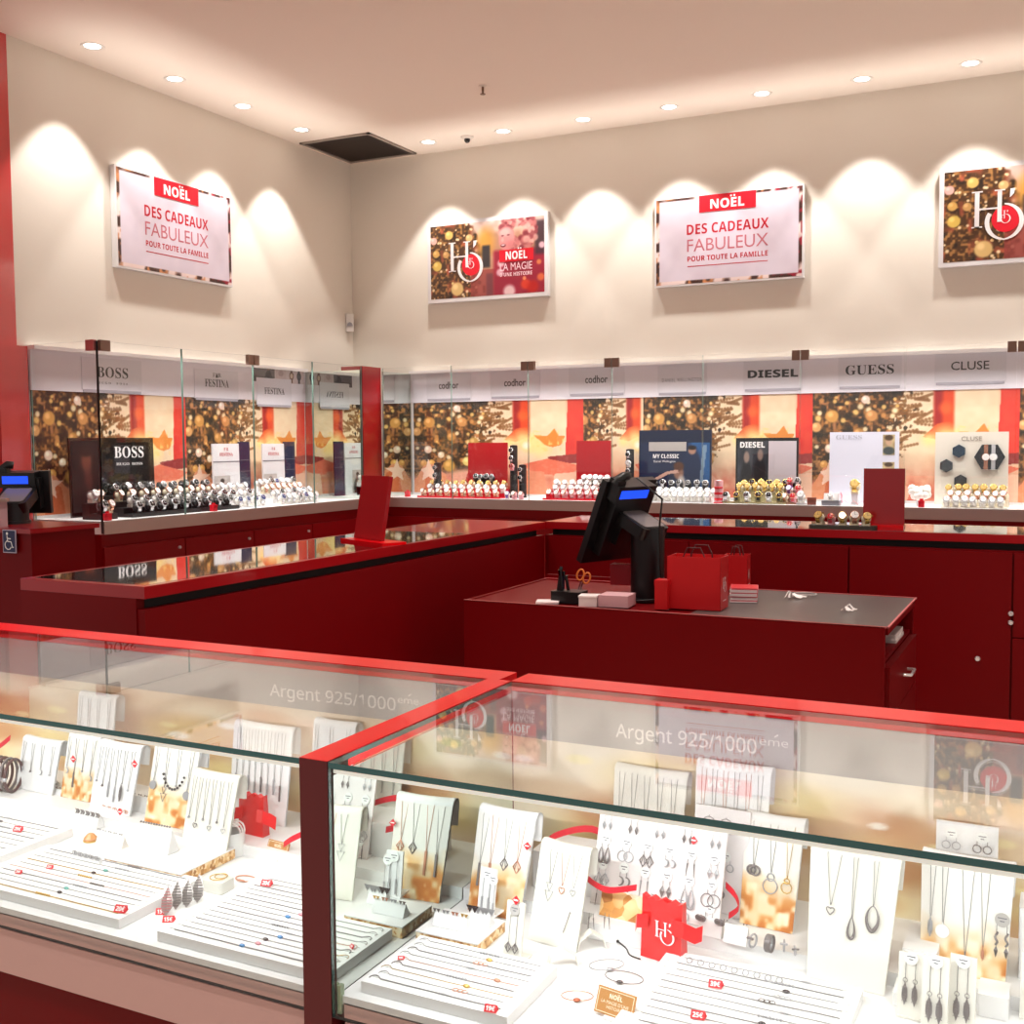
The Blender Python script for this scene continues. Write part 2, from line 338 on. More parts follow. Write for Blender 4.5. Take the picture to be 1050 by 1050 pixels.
t = thing('dome_camera', 'small white dome security camera on the ceiling beside the vent', 'camera', tuple(at(479, 140, z=HC)))
b = MB(); b.lathe([(.0, -.018), (.035, -.018), (.05, -.008), (.05, 0)], n=28); b.build('housing', mat('white_housing', (225, 215, 205), .4), t)
b = MB(); b.sphere((0, 0, -.026), .024, n=16); b.build('lens_dome', BLACKG, t)
p = at(358.5, 331, y=-.075)
t = thing('motion_detector', 'small white motion detector high in the wall corner', 'detector', (p.x+.0, p.y, p.z), R(45)-R(90)+R(45)*0)
t.rotation_euler = (0, 0, R(38))
b = MB(); b.rbox((-.034, -.028, -.075), (.034, .0, .075), .01); b.build('housing', mat('white_plastic', (232, 226, 220), .4), t)
b = MB(); b.M = TM((0, -.028, -.03), rx=R(90)); b.prism([(.024*math.cos(R(a)), .032*math.sin(R(a))) for a in range(0, 181, 20)], 0, .006); b.build('lens', mat('grey_lens', (165, 160, 165), .3), t)
b = MB(); b.box((-.02, 0, -.05), (.02, .05, .05)); b.build('bracket', MATS['white_plastic'], t)
# ================================================================== wall display cases
ZD, ZT, ZR, ZP, ZH = 1.0, 2.03, .925, 1.765, 2.005
XL, YB = .57, -.472
def xmas():
    P = Pic(260, 150, 1.75, (238, 214, 180)); n1, n2, n3 = P.noise(6, 1), P.noise(18, 2), P.noise(45, 3)
    P.mix(.5*n1, (250, 232, 200)); P.mix(.35*n2, (232, 190, 150))
    P.mix(np.clip((.42-P.v)*3, 0, 1)*.75, (222, 140, 112)); P.mix(np.clip((.3-P.v)*4, 0, 1)*n2, (200, 84, 66))
    # fir tree
    edge = .47-.16*np.clip(.72-P.v, 0, 1)+.10*(n2-.5)+.13*(n3-.5); tree = np.clip((edge-P.u)/.02, 0, 1)*np.clip((P.v-.18-.3*P.u)/.08+.5, 0, 1)
    P.mix(tree, (70, 48, 28)); P.mix(tree*np.clip(n3*2.6-1.2, 0, 1)*.9, (172, 116, 60)); P.mix(tree*np.clip(n2*2.6-1.3, 0, 1)*.9, (38, 34, 26)); P.mix(tree*np.clip(P.noise(30, 77)*3-2, 0, 1)*.8, (224, 150, 96))
    g = np.random.default_rng(4)
    for k in range(26):   # branch tips
        u, v, L = .34+.2*g.random(), .42+.55*g.random(), .05+.06*g.random(); a = g.random()*.9-.2
        for q in range(7): P.ell(u+L*q/6, v+L*a*q/6*1.7, .008, None, (128, 84, 44), .6, .8)
    for k in range(46):   # small lights
        u, v = .02+.42*g.random(), .3+.68*g.random(); P.ell(u, v, .006+.009*g.random(), None, ((250, 205, 120), (255, 236, 190), (214, 150, 84))[k % 3], .7, .85)
    for u, v, r, c in ((.10, .78, .034, (206, 150, 78)), (.235, .62, .026, (192, 138, 72)), (.02, .68, .026, (214, 160, 100)), (.27, .93, .022, (240, 214, 196)), (.30, .78, .03, (200, 140, 82)),
                       (.09, .48, .024, (236, 208, 184)), (.17, .42, .02, (240, 222, 190)), (.37, .56, .03, (190, 150, 80)), (.06, .33, .02, (224, 160, 80)), (.11, .33, .022, (236, 176, 90)), (.22, .3, .036, (206, 160, 74)), (.33, .35, .028, (240, 220, 130))):
        P.ell(u, v, r, None, c, .3); P.ell(u-r*.25, v+r*.5, r*.4, None, tuple(min(255, q+50) for q in c), .9, .8)
    # star lantern and parcels at the foot
    P.poly([(.0, 0), (.0, .12), (.06, .3), (.12, .32), (.2, .2), (.22, 0)], (226, 150, 108)); P.poly([(.06, 0), (.08, .26), (.16, .22), (.18, 0)], (210, 112, 70))
    P.poly([(.04, .26), (.075, .28), (.09, .38), (.11, .28), (.17, .27), (.12, .22), (.13, .13), (.09, .18), (.05, .13), (.06, .22)], (250, 214, 190))
    P.poly([(.22, 0), (.24, .2), (.4, .26), (.5, .1), (.48, 0)], (238, 176, 150)); P.poly([(.3, 0), (.33, .22), (.36, .23), (.35, 0)], (200, 60, 52))
    # hanging stocking, candle glow, star, red drape
    P.rect(.605, .60, .70, 1.05, (222, 74, 36), .016); P.rect(.605, .68, .645, 1.05, (150, 30, 34), .02, .85); P.ell(.66, .84, .03, None, (240, 104, 50), .9, .8)
    P.poly([(.55, .58), (.62, .56), (.70, .62), (.69, .72), (.62, .7)], (214, 84, 40), .9)
    for u, v, r in ((.66, .58, .05), (.72, .55, .045), (.58, .56, .03), (.76, .5, .05), (.69, .5, .03)): P.ell(u, v, r, None, (255, 226, 150), 1.2, .85)
    P.ell(.68, .52, .02, None, (255, 250, 225), 1, 1)
    P.poly([(.72, .63), (.80, .62), (.84, .70), (.865, .62), (.9, .62), (.875, .52), (.83, .5), (.79, .52)], (228, 140, 62)); P.mix(np.clip(n3*3-1.9, 0, 1)*(P.u > .7)*(P.v > .45)*(P.v < .68)*.8, (255, 214, 130))
    P.poly([(.915, 1.01), (1.01, 1.01), (1.01, .38), (.90, .42)], (214, 52, 46)); P.mix(np.clip((P.u-.9)/.02, 0, 1)*n2*(P.v > .4)*.5, (232, 90, 60))
    P.poly([(.80, .40), (1.01, .44), (1.01, .34), (.82, .32)], (150, 54, 52)); P.poly([(.66, .32), (.8, .38), (1.01, .3), (.9, .2), (.72, .22)], (232, 120, 92)); P.poly([(.62, .0), (.64, .26), (.78, .24), (.8, 0)], (232, 150, 116))
    P.poly([(.82, .0), (.84, .22), (1.01, .25), (1.01, 0)], (244, 200, 172)); P.mix(.3*(n3-.5)*(P.v < .4), (255, 230, 200))
    return P
XM = xmas(); XMM = Pic.__new__(Pic); XMM.c = XM.c[:, ::-1]; XMM.h, XMM.w = XM.h, XM.w; XMM.u = XM.u
def clip_pair(par, along, other, z, axis, both=True):
    b = MB()
    for s in ((-1, 1) if both else (both or -1,)):
        a0, a1 = (along+.004, along+.055) if s > 0 else (along-.055, along-.004)
        if axis == 'x': b.box((a0, other-.014, z-.06), (a1, other+.014, z+.006))
        else: b.box((other-.014, a0, z-.06), (other+.014, a1, z+.006))
    b.build('glass_clip', CLIP, par)
def brand(par, s, style, h, width, axis, c, zc, extra=None, pw=.42, txt=None):
    """clear brand plate slid into the header, letters on it; axis 'x' = on the back wall, 'y' = on the left wall"""
    M = UPRIGHT((c, -.049, zc)) if axis == 'x' else UPRIGHT((.049, c, zc), R(90))
    b = MB(); b.M = M; b.box((-pw/2, -.105, -.003), (pw/2, .1, 0)); b.box((-pw/2+.01, -.118, -.003), (pw/2-.01, -.1, .002), 1)  # grey bar stands for the shade below the plate, put into its colour
    pl = b.build('brand_plate', [PLATE, mat('plate_shade_bar', (164, 160, 170), .4)], par)
    b = MB(); b.M = M
    if style == 'serif': put_text(b, serif(s), h, 0, -.02, width, lift=.001)
    elif style == 'wide': put_text(b, sansb(s), h, 0, -.02, width, off=.02, lift=.001)
    elif s == 'codhor': put_text(b, s, h, 0, -.02, width, off=.012, lift=.001)
    elif style == 'thin': put_text(b, s, h, 0, -.02, width, lift=.001, spacing=1.25)
    else: put_text(b, s, h, 0, -.02, width, off=.008, lift=.001)
    if extra == 'sub': put_text(b, serif('HUGO  BOSS'), h*.2, 0, -.062, width*.95, lift=.001, spacing=1.8)
    if extra == 'crest':
        for q in (-.03, .03): put_text(b, serif('F') if q < 0 else serif('R'), h*.55, q, .05, lift=.001)
        for k in range(5): a = R(30+30*k); b.add([(.012*math.cos(a)-.002, .062+.008*math.sin(a), .001), (.022*math.cos(a), .062+.022*math.sin(a), .001), (.012*math.cos(a)+.004, .062+.008*math.sin(a), .001)], [(0, 1, 2)])
        b.add([(-.012, .045, .001), (.012, .045, .001), (.012, .062, .001), (0, .07, .001), (-.012, .062, .001)], [(0, 1, 2, 3, 4)])
    b.build('lettering', INK if style != 'thin' else INKG, pl)
    return pl
def case_lamp(name, loc, sx, sy, watts, rot, col=(1, .96, .92), spread=None):
    l = bpy.data.lights.new(name, 'AREA'); l.shape = 'RECTANGLE'; l.size = sx; l.size_y = sy; l.energy = watts; l.color = col
    if spread: l.spread = spread
    o = bpy.data.objects.new(name, l); COL.objects.link(o); o.location = loc; o.rotation_euler = rot; return o
# ---------------- left wall case
YL0, YL1 = -3.375, -.745
t = LC = thing('watch_display_case', 'glass fronted watch case with red base along the left wall', 'display case', (0, 0, 0))
b = MB(); b.box((.005, YL0, .08), (XL-.012, -.0, ZR)); b.box((.005, YL0+.03, 0), (XL-.06, -.0, .08), 1); b.build('base_cabinet', [REDD, BLACKGAP], t)
for k in range(4):
    b = MB(); y0 = YL0+.004+k*.66; b.box((XL-.012, y0, .1), (XL+.006, y0+.652, ZR-.075)); d = b.build('door', REDD, t)
    b = MB(); b.M = TM((XL+.006, y0+.6, .80), ry=R(90)); b.cyl((0, 0, 0), .009, .012, n=12); b.build('lock', CHROME, d)
b = MB(); b.box((.005, YL0, ZR), (XL-.004, YL1+.02, ZD)); b.build('deck', WHITE, t)
b = MB(); b.box((XL-.004, YL0, ZR), (XL+.014, YB-.25, ZD-.001)); b.build('front_rail', ALU, t)
b = MB(); b.box((.003, YL0-.015, ZD), (.03, YL1+.01, ZP)); b.build('back_panel', WHITE, t)
b = MB(); b.box((.003, YL0-.015, ZP), (.045, YL1+.01, ZH)); b.build('header_panel', HEADER, t)
XM.crop(0, 1).build('printed_backdrop', (.0315, YL0-.012, ZD+.02), (0, 1.292, 0), (0, 0, ZP-ZD-.02), PRINT, t)
XM.crop(0, .985).build('printed_backdrop', (.0315, -2.095, ZD+.02), (0, 1.35, 0), (0, 0, ZP-ZD-.02), PRINT, t)
b = MB(); b.box((.004, YL0-.01, ZH), (.075, YL1, ZH+.022)); b.build('light_profile', mat('white_profile', (244, 240, 240), .4), t)
for k, (a, c) in enumerate(((YL0, -2.705), (-2.699, -2.028), (-2.022, -1.362), (-1.356, YL1+.016))):
    b = MB(); b.box((XL-.004, a+.001, ZD-.02 if False else ZD), (XL+.004, c-.001, ZT), mis=[1, 1, 1, 1, 0, 0]); b.build('glass_panel', [GLASSW, GEDGEL], t)
b = MB(); b.box((.036, YL0-.008, ZD), (XL+.004, YL0, ZT), mis=[1, 1, 0, 0, 1, 1]); b.build('glass_panel', [GLASSW, GEDGEL], t)
b = MB(); b.box((XL-.003, YL0-.009, ZD-.07), (XL+.004, YL0+.002, ZT), 0); b.build('corner_profile', mat('dark_corner_seal', (52, 44, 46), .3), t)
b = MB(); b.box((XL-.07, YL0-.022, ZT-.055), (XL-.008, YL0+.004, ZT+.006)); b.build('glass_clip', mat('rosy_clip', (200, 120, 120), .4, metal=.4), t)
b = MB(); b.box((XL-.01, YL0+.012, ZT-.055), (XL+.014, YL0+.085, ZT+.006)); b.build('glass_clip', CLIP, t)
clip_pair(t, -2.025, XL, ZT, 'y')
b = MB(); b.box((.04, YL1, ZD), (XL-.005, YL1+.012, ZH)); b.build('end_mirror', MIRROR, t)
brand(t, 'BOSS', 'serif', .068, .26, 'y', at(115.5, 380, x=.05).y, 1.885, 'sub', .5)
brand(t, 'FESTINA', 'serif', .055, .25, 'y', at(222.5, 390, x=.05).y, 1.865, 'crest', .46)
brand(t, 'FESTINA', 'serif', .05, .24, 'y', at(281.5, 397, x=.05).y, 1.835, None, .42)
# photo strip above the third plate: people and watches
P = Pic(150, 36, 4.2, (204, 190, 192)); P.rect(0, 0, .42, 1, (96, 88, 92)); P.rect(0, 0, .42, .35, (70, 62, 62)); P.poly([(.2, 0), (.27, .7), (.3, .9), (.34, .7), (.4, 0)], (28, 26, 34)); P.ell(.3, .85, .02, .1, (150, 110, 96))
P.rect(.44, .1, .64, .9, (196, 178, 180)); P.ell(.54, .62, .05, .2, (170, 150, 150))
for u, c in ((.75, (96, 62, 48)), (.9, (40, 40, 46))): P.rect(u-.02, .02, u+.02, .98, c); P.ell(u, .5, .045, .26, c); P.ell(u, .5, .03, .17, (200, 180, 160) if c[0] > 60 else (70, 70, 76))
P.build('photo_strip', (.0465, -1.395, 1.905), (0, .63, 0), (0, 0, .118), PRINT, t)
case_lamp('case_strip_lamp', (XL-.07, (YL0+YL1)/2, ZT-.01), .03, YL1-YL0-.1, CASE_W, (0, 0, 0), (1, .96, .92), R(142))
case_lamp('added_ceiling_uplight', (XL-.12, (YL0+YL1)/2, ZT+.01), .03, YL1-YL0, UP_W, (0, R(180), 0), (1, .96, .9), R(38))  # added lamp with no fixture, brightens the ceiling margin
# ---------------- back wall case
XB0, XB1 = .60, 7.2
t = BC = thing('watch_display_case', 'long glass fronted watch case with red base along the back wall', 'display case', (0, 0, 0))
b = MB(); b.box((XL+.01, YB+.012, .08), (XB1, -.005, ZR)); b.box((XL+.01, YB+.06, 0), (XB1, -.005, .08), 1); b.build('base_cabinet', [REDD, BLACKGAP], t)
for k in range(10):
    b = MB(); x0 = .594+k*.66; b.box((x0, YB-.006, .1), (x0+.652, YB+.012, ZR-.075)); d = b.build('door', REDD, t)
    b = MB(); b.M = TM((x0+.6, YB-.006, .8), rx=R(90)); b.cyl((0, 0, 0), .009, .012, n=12); b.build('lock', CHROME, d)
b = MB(); b.box((XL+.01, YB+.004, ZR), (XB1, -.005, ZD)); b.build('deck', WHITE, t)
b = MB(); b.box((XL+.006, YB-.014, ZR), (XB1, YB+.004, ZD-.001)); b.build('front_rail', ALU, t)
b = MB(); b.box((XB0, -.03, ZD), (XB1, -.003, ZP)); b.build('back_panel', WHITE, t)
b = MB(); b.box((XB0, -.045, ZP), (XB1, -.003, ZH)); b.build('header_panel', HEADER, t)
for u0, u1, xa, xb in ((0, 1, .615, 2.15), (.3, .72, 2.15, 2.64), (0, 1, 2.64, 3.90), (0, 1, 3.90, 5.23), (0, 1, 5.23, 6.55)):
    XM.crop(u0, u1).build('printed_backdrop', (xa, -.0315, ZD+.02), (xb-xa, 0, 0), (0, 0, ZP-ZD-.02), PRINT, t)
b = MB(); b.box((XB0, -.075, ZH), (XB1, -.004, ZH+.022)); b.build('light_profile', MATS['white_profile'], t)
sx = [.60, 1.23, 1.89, 2.56, 3.235, 3.905, 4.572, 5.225, 5.89, 6.55]
for a, c in zip(sx, sx[1:]):
    b = MB(); b.box((a+.003, YB-.004, ZD), (c-.003, YB+.004, ZT), mis=[1, 1, 0, 0, 1, 1]); b.build('glass_panel', [GLASSW, GEDGEL], t)
for x, both in ((1.89, -1), (2.56, True), (3.905, True), (5.225, True)): clip_pair(t, x, YB, ZT, 'x', both)
b = MB(); b.box((XB0-.012, YB+.01, ZD), (XB0, -.047, ZH)); b.build('end_mirror', MIRROR, t)
for s, st, h, w, x, z, pw in (('codhor', 'sans', .058, .185, .965, 1.895, .42), ('codhor', 'sans', .058, .19, 1.57, 1.90, .44), ('codhor', 'sans', .058, .185, at(611.5, 390, y=-.05).x, 1.905, .46), ('DANIEL WELLINGTON', 'thin', .026, .31, 2.95, 1.895, .38),
                              ('DIESEL', 'wide', .052, .36, 3.62, 1.905, .42), ('GUESS', 'serif', .066, .32, 4.285, 1.905, .42), ('CLUSE', 'sans', .056, .235, 4.925, 1.915, .44)):
    brand(t, s, st, h, w, 'x', x, z, None, pw)
case_lamp('case_strip_lamp', ((XB0+XB1)/2, YB+.07, ZT-.01), XB1-XB0-.05, .03, CASE_W*2.5, (0, 0, 0), (1, .96, .92), R(142))
case_lamp('added_ceiling_uplight', ((XB0+XB1)/2, YB+.12, ZT+.01), XB1-XB0, .03, UP_W*2.5, (R(180), 0, 0), (1, .96, .9), R(38))
# both uplights are added without a fixture, to lighten the ceiling margin
b = MB(); b.box((.38, -.728, .0), (XL+.012, YB+.002, ZT+.005)); b.build('corner_post', RED, LC)
# ================================================================== posters
def poster_frame(label, axis, a0, a1, group=None):
    t = thing('wall_poster', label, 'poster', (0, 0, 0)); z0, z1 = 2.575, 3.222
    if axis == 'x': M = Matrix.Translation((a0, -.05, z0)) @ Euler((R(90), 0, 0)).to_matrix().to_4x4()
    else: M = Matrix.Translation((.05, a0, z0)) @ Euler((R(90), 0, R(90))).to_matrix().to_4x4()
    w, h = a1-a0, z1-z0; b = MB(); b.M = M; b.box((0, 0, -.046), (w, h, -.004)); b.build('frame', mat('white_snap_frame', (226, 222, 222), .35), t)
    return t, M, w, h
def noel(label, axis, a0, a1):
    t, M, w, h = poster_frame(label, axis, a0, a1, None)
    P = Pic(150, 90, 1.7, (216, 204, 216)); P.mix(.5*P.noise(5, 8), (204, 190, 204)); P.mix(.3*P.noise(12, 9), (232, 222, 230))
    n = P.noise(22, 5); n2 = P.noise(9, 6); m = ((P.u < .022) | (P.u > .978) | (P.v < .034) | (P.v > .972)).astype(float)
    P.mix(m, (236, 214, 208)); P.mix(m*np.clip(n2*5-2.2, 0, 1), (70, 46, 40)); P.mix(m*np.clip(n*4-2.6, 0, 1), (206, 140, 92)); P.mix(m*(P.u > .8)*np.clip(n*4-2, 0, 1), (150, 36, 52))
    e = .012; ex, ey = M.to_3x3() @ Vector((w-2*e, 0, 0)), M.to_3x3() @ Vector((0, h-2*e, 0)); P.build('print', M @ Vector((e, e, -.003)), ex, ey, POSTER, t)
    b = MB(); b.M = M; b.box((.31*w, .80*h, -.003), (.69*w, .985*h, -.0005)); rb = b.build('red_banner', REDPRINT, t)
    b = MB(); b.M = M; put_text(b, sansb('NOEL'), .064, .5*w, .832*h, .25, off=.012, lift=.0005)
    for q in (.028, .052): b.cyl((.5*w+q, .832*h+.079, .0003), .0075, .0003, n=10, smooth=False)
    b.build('lettering', INKW, rb)
    b = MB(); b.M = M
    put_text(b, sansb('DES CADEAUX'), .072, .5*w, .565*h, .55*w, lift=-.0024); put_text(b, 'FABULEUX', .092, .5*w, .375*h, .545*w, mi=1, lift=-.0024)
    put_text(b, sansb('POUR TOUTE LA FAMILLE'), .036, .5*w, .265*h, .54*w, lift=-.0024); b.add([(.23*w, .205*h, -.0024), (.77*w, .205*h, -.0024), (.77*w, .214*h, -.0024), (.23*w, .214*h, -.0024)], [(0, 1, 2, 3)])
    b.build('lettering', [INKR, INKP], t); return t
noel('framed poster with a red banner and red lettering on the left wall', 'y', -2.695, -1.59)
noel('framed poster with a red banner and red lettering on the back wall', 'x', 2.735, 3.83)
def magie(label, a0, a1):
    t, M, w, h = poster_frame(label, 'x', a0, a1)
    P = Pic(210, 126, 1.66, (196, 150, 120)); n1, n2, n3 = P.noise(5, 21), P.noise(16, 22), P.noise(38, 23)
    P.mix(np.clip((P.v-.75)*4, 0, 1), (236, 214, 206)); P.mix(.4*n2, (150, 96, 74))
    tr = np.clip((.46+.12*(n2-.5)-P.u-.25*np.clip(P.v-.75, 0, 1))/.05, 0, 1); P.mix(tr, (78, 52, 34)); P.mix(tr*np.clip(n3*2.6-1.3, 0, 1), (168, 120, 70)); P.mix(tr*np.clip(n2*2.4-1.4, 0, 1), (34, 28, 26)); P.mix(tr*np.clip(P.noise(11, 27)*3-2, 0, 1), (190, 92, 66))
    g = np.random.default_rng(9)
    for k in range(40): P.ell(.42*g.random(), g.random(), .006+.006*g.random(), None, (252, 226, 180), .8, .9)
    for u, v, r, c in ((.17, .86, .035, (214, 172, 96)), (.05, .62, .03, (206, 160, 88)), (.14, .6, .028, (196, 150, 92)), (.06, .45, .04, (214, 178, 88)), (.03, .8, .03, (222, 170, 160)), (.24, .12, .055, (214, 178, 116)), (.2, .2, .012, (214, 178, 116)), (.29, .21, .01, (214, 178, 116)), (.35, .8, .03, (222, 180, 120))):
        P.ell(u, v, r, None, c, .25); P.ell(u-r*.3, v+r*.6, r*.4, None, tuple(min(255, q+40) for q in c), .9, .7)
    P.ell(.5, .72, .07, .18, (196, 140, 60), .9, .9); P.rect(.465, .38, .535, .68, (58, 52, 52), .02); P.mix(np.clip((P.v < .36)*(P.u > .36)*(P.u < .64)*1., 0, 1)*.8, (150, 66, 62)); P.rect(.5, .0, .56, .3, (110, 60, 66), .02, .8)
    # laughing child with curly hair
    P.mix(np.clip((P.u-.55)/.03, 0, 1)*np.clip((.62-P.v)/.05, 0, 1), (150, 40, 58)); P.rect(.92, .5, 1.02, .95, (66, 48, 56), .03, .9)
    for k in range(170):
        a = g.random()*6.28; q = .35+.65*g.random(); P.ell(.78+.16*q*math.cos(a), .82+.26*q*math.sin(a), .012+.018*g.random(), None, ((150, 70, 76), (196, 120, 116), (122, 44, 54), (224, 170, 158))[k % 4], .6, .8)
    P.ell(.68, .74, .068, .165, (218, 146, 144), .25); P.ell(.66, .83, .045, .05, (238, 186, 180), .9, .8); P.ell(.65, .655, .022, .022, (110, 30, 46), .5); P.ell(.649, .663, .016, .009, (246, 226, 226), .5)
    for u, v in ((.645, .785), (.695, .79)): P.ell(u, v, .012, .009, (110, 54, 62), .8)
    P.ell(.645, .73, .012, .03, (236, 168, 160), .7); P.ell(.73, .66, .05, .06, (206, 120, 120), .9, .6)
    for u, v, r, c in ((.98, .62, .025, (250, 200, 210)), (.955, .4, .02, (222, 140, 80)), (.7, .04, .05, (246, 226, 222)), (.84, .12, .04, (222, 70, 40)), (.9, .08, .05, (190, 40, 30)), (.83, .2, .015, (250, 170, 110)), (.97, .2, .03, (230, 120, 70)), (.62, .3, .03, (230, 190, 200)), (.63, .42, .03, (240, 200, 205))): P.ell(u, v, r, None, c, .6, .8)
    e = .03; ex, ey = M.to_3x3() @ Vector((w-2*e, 0, 0)), M.to_3x3() @ Vector((0, h-2*e, 0)); P.build('print', M @ Vector((e, e, -.003)), ex, ey, POSTER, t)
    b = MB(); b.M = M; b.cyl((.375*w, .44*h, -.003), .085, .0015, n=32); b.build('red_bauble', REDPRINT, t)
    b = MB(); b.M = M @ TM((0, 0, .0005)); ho_logo(b, .235, .215*w, .37*h); b.M = M @ TM((0, 0, .001)); ho_logo(b, .06, .335*w, .43*h); b.build('lettering', mat('translucent_white_ink', (232, 226, 226), .5), t)
    b = MB(); b.M = M; b.box((.61*w, .44*h, -.003), (.885*w, .585*h, -.0005)); rb = b.build('red_banner', REDPRINT, t)
    b = MB(); b.M = M; put_text(b, sansb('NOEL'), .062, .75*w, .465*h, .19, off=.012, lift=.0005)
    for q in (.018, .038): b.cyl((.75*w+q, .465*h+.082, .0003), .0065, .0003, n=10, smooth=False)
    b.build('lettering', INKW, rb)
    b = MB(); b.M = M; put_text(b, 'LA MAGIE', .06, .745*w, .335*h, .26*w, lift=-.0024); put_text(b, sansb("D'UNE HISTOIRE"), .028, .745*w, .265*h, .26*w, lift=-.0024); b.build('lettering', mat('pale_pink_ink', (240, 208, 214), .5), t)
    return t
magie('framed tree and laughing child poster on the back wall, beside the room corner', .778, 1.862)
magie('framed tree and red bauble poster on the back wall, cut by the picture edge', 4.716, 5.80)
# ================================================================== middle counters
ZC = 1.01
def counter(label, x0, y0, x1, y1, glass, faces, name='glass_top_counter'):
    """red counter with a lacquered lip, a dark recess under it and an inset glass top"""
    t = thing(name, label, 'counter'); fr = .028
    b = MB(); b.box((x0+.004, y0+.004, .09), (x1-.004, y1-.004, .938)); b.box((x0+.05, y0+.05, 0), (x1-.05, y1-.05, .09), 1); b.box((x0, y0, .09), (x1-.036, y0+.034, .9715)) if faces else None; b.build('body', [REDD, BLACKGAP], t)
    b = MB(); b.box((x0+.035, y0+.035, .938), (x1-.035, y1-.035, .972)); b.build('recess_channel', BLACKGAP, t)
    gx0, gy0, gx1, gy1 = glass; b = MB()
    b.box((x0, y0, .972), (x1, gy0, ZC)); b.box((x0, gy1, .972), (x1, y1, ZC)); b.box((x0, gy0, .972), (gx0, gy1, ZC)); b.box((gx1, gy0, .972), (x1, gy1, ZC))
    b.build('top_frame', RED, t)
    b = MB(); b.box((gx0, gy0, .976), (gx1, gy1, .98)); b.build('display_floor', mat('dark_display_cloth', (40, 12, 14), .8), t)
    b = MB(); b.box((gx0, gy0, ZC-.008), (gx1, gy1, ZC+.0005)); b.build('glass_top', mat('dark_glass_top', (18, 10, 12), .02, coat=1, spec=1.0), t)
    return t
LCT = counter('long red counter with a dark glass top running out from the back counter', 2.458, -5.51, 3.0, -2.585, (2.485, -5.478, 2.972, -3.42), True)
t = BCT = counter('red staff counter with a dark glass top and doors, parallel to the back wall', 2.99, -2.575, 7.2, -2.05, (3.45, -2.55, 7.1, -2.075), None)
for xa, xb, za, zb, lk in ((3.02, 3.80, .1, .93, None), (3.806, 4.59, .1, .93, None), (4.598, 5.306, .1, .93, ((5.21, .44),)), (5.314, 6.02, .1, .545, None), (5.314, 6.02, .55, .93, ((5.345, .655), (5.345, .615)))):
    b = MB(); b.box((xa, -2.586, za), (xb, -2.572, zb)); d = b.build('door', REDD, t)
    for lx, lz in (lk or ()):
        b = MB(); b.M = TM((lx-.04, -2.586, lz), rx=R(90)); b.cyl((0, 0, 0), .012, .012, n=14, r2=.009); b.build('lock', CHROME, d)
# upright red table mirrors seen from behind
def table_mirror(label, px0, px1, pyb, ytop, yb, lean, base):
    p = at((px0+px1)/2, pyb, z=ZC); w = (at(px1, pyb, y=p.y)-at(px0, pyb, y=p.y)).length*(1.35 if yb < 0 else 1); h = at((px0+px1)/2, ytop, y=p.y).z-ZC
    t = thing('table_mirror', label, 'mirror', (p.x, p.y, ZC), yb)
    b = MB(); b.M = TM((0, 0, .012), rx=lean); b.box((-w/2, -.01, 0), (w/2, .008, h-.014)); b.build('backing_board', RED, t)
    b = MB(); b.M = TM((0, 0, .012), rx=lean); b.box((-w/2+.006, .008, .006), (w/2-.006, .011, h-.02)); b.build('mirror_face', MIRROR, t)
    b = MB(); b.box((-w/2-base[0], -base[1], .0), (w/2+base[2], base[1], .012)); b.build('foot_plate', REDF, t)
table_mirror('tilted red table mirror standing on the long left counter', 362, 395, 556, 487, R(-25), R(-10), (.03, .06, .09))
table_mirror('upright red table mirror standing on the back staff counter', 885, 927, 540.5, 480, R(2), R(-2), (.03, .05, .0))
# watches lying beside the upright mirror
t = TRAYW = thing('watch_tray', 'small dark tray of yellow and red watches beside the upright table mirror', 'tray', tuple(at(864, 541, z=ZC)))
b = MB(); b.rbox((-.16, -.04, 0), (.16, .05, .012), .02); b.build('tray', mat('dark_tray', (60, 52, 44), .5), t)
# ---------------- staff desk
ZK = .8
t = DESK = thing('staff_desk', 'low red cash desk with a dark grey work mat inside the counters', 'desk')
X0, X1, Y0, Y1 = 3.32, 4.99, -4.075, -3.285
b = MB(); b.box((X0, Y0, .0), (X1-.02, Y0+.02, ZK)); b.box((X0, Y0+.02, 0), (X0+.02, Y1-.02, ZK)); b.box((X0, Y1-.02, 0), (X1-.02, Y1, ZK)); b.box((X1-.3, Y0+.02, .0), (X1-.28, Y1-.02, ZK-.03)); b.build('body', REDD, t)
b = MB(); b.box((X0+.02, Y0+.02, ZK-.03), (X1-.012, Y1-.02, ZK-.004)); b.build('desk_top', REDD, t)
b = MB(); b.box((4.27, Y0+.02, ZK-.004), (X1-.012, Y1-.02, ZK+.0005)); b.build('work_mat', mat('dark_grey_mat', (84, 78, 76), .32), t)
b = MB(); b.box((X0, Y0, ZK-.003), (X1-.01, Y0+.006, ZK+.002)); b.box((X0, Y1-.006, ZK-.003), (X1-.01, Y1, ZK+.002)); b.box((X1-.013, Y0, ZK-.003), (X1-.007, Y1, ZK+.002)); b.build('edge_trim', mat('rosy_edge', (205, 110, 110), .4), t)
b = MB(); b.box((X0+.01, Y1, ZK), (X0+.42, Y1+.02, ZK+.018)); b.build('ledge', REDD, t)
b = MB(); b.box((X1-.28, Y0+.03, ZK-.14), (X1-.03, Y1-.03, ZK-.125)); b.build('shelf', REDD, t)
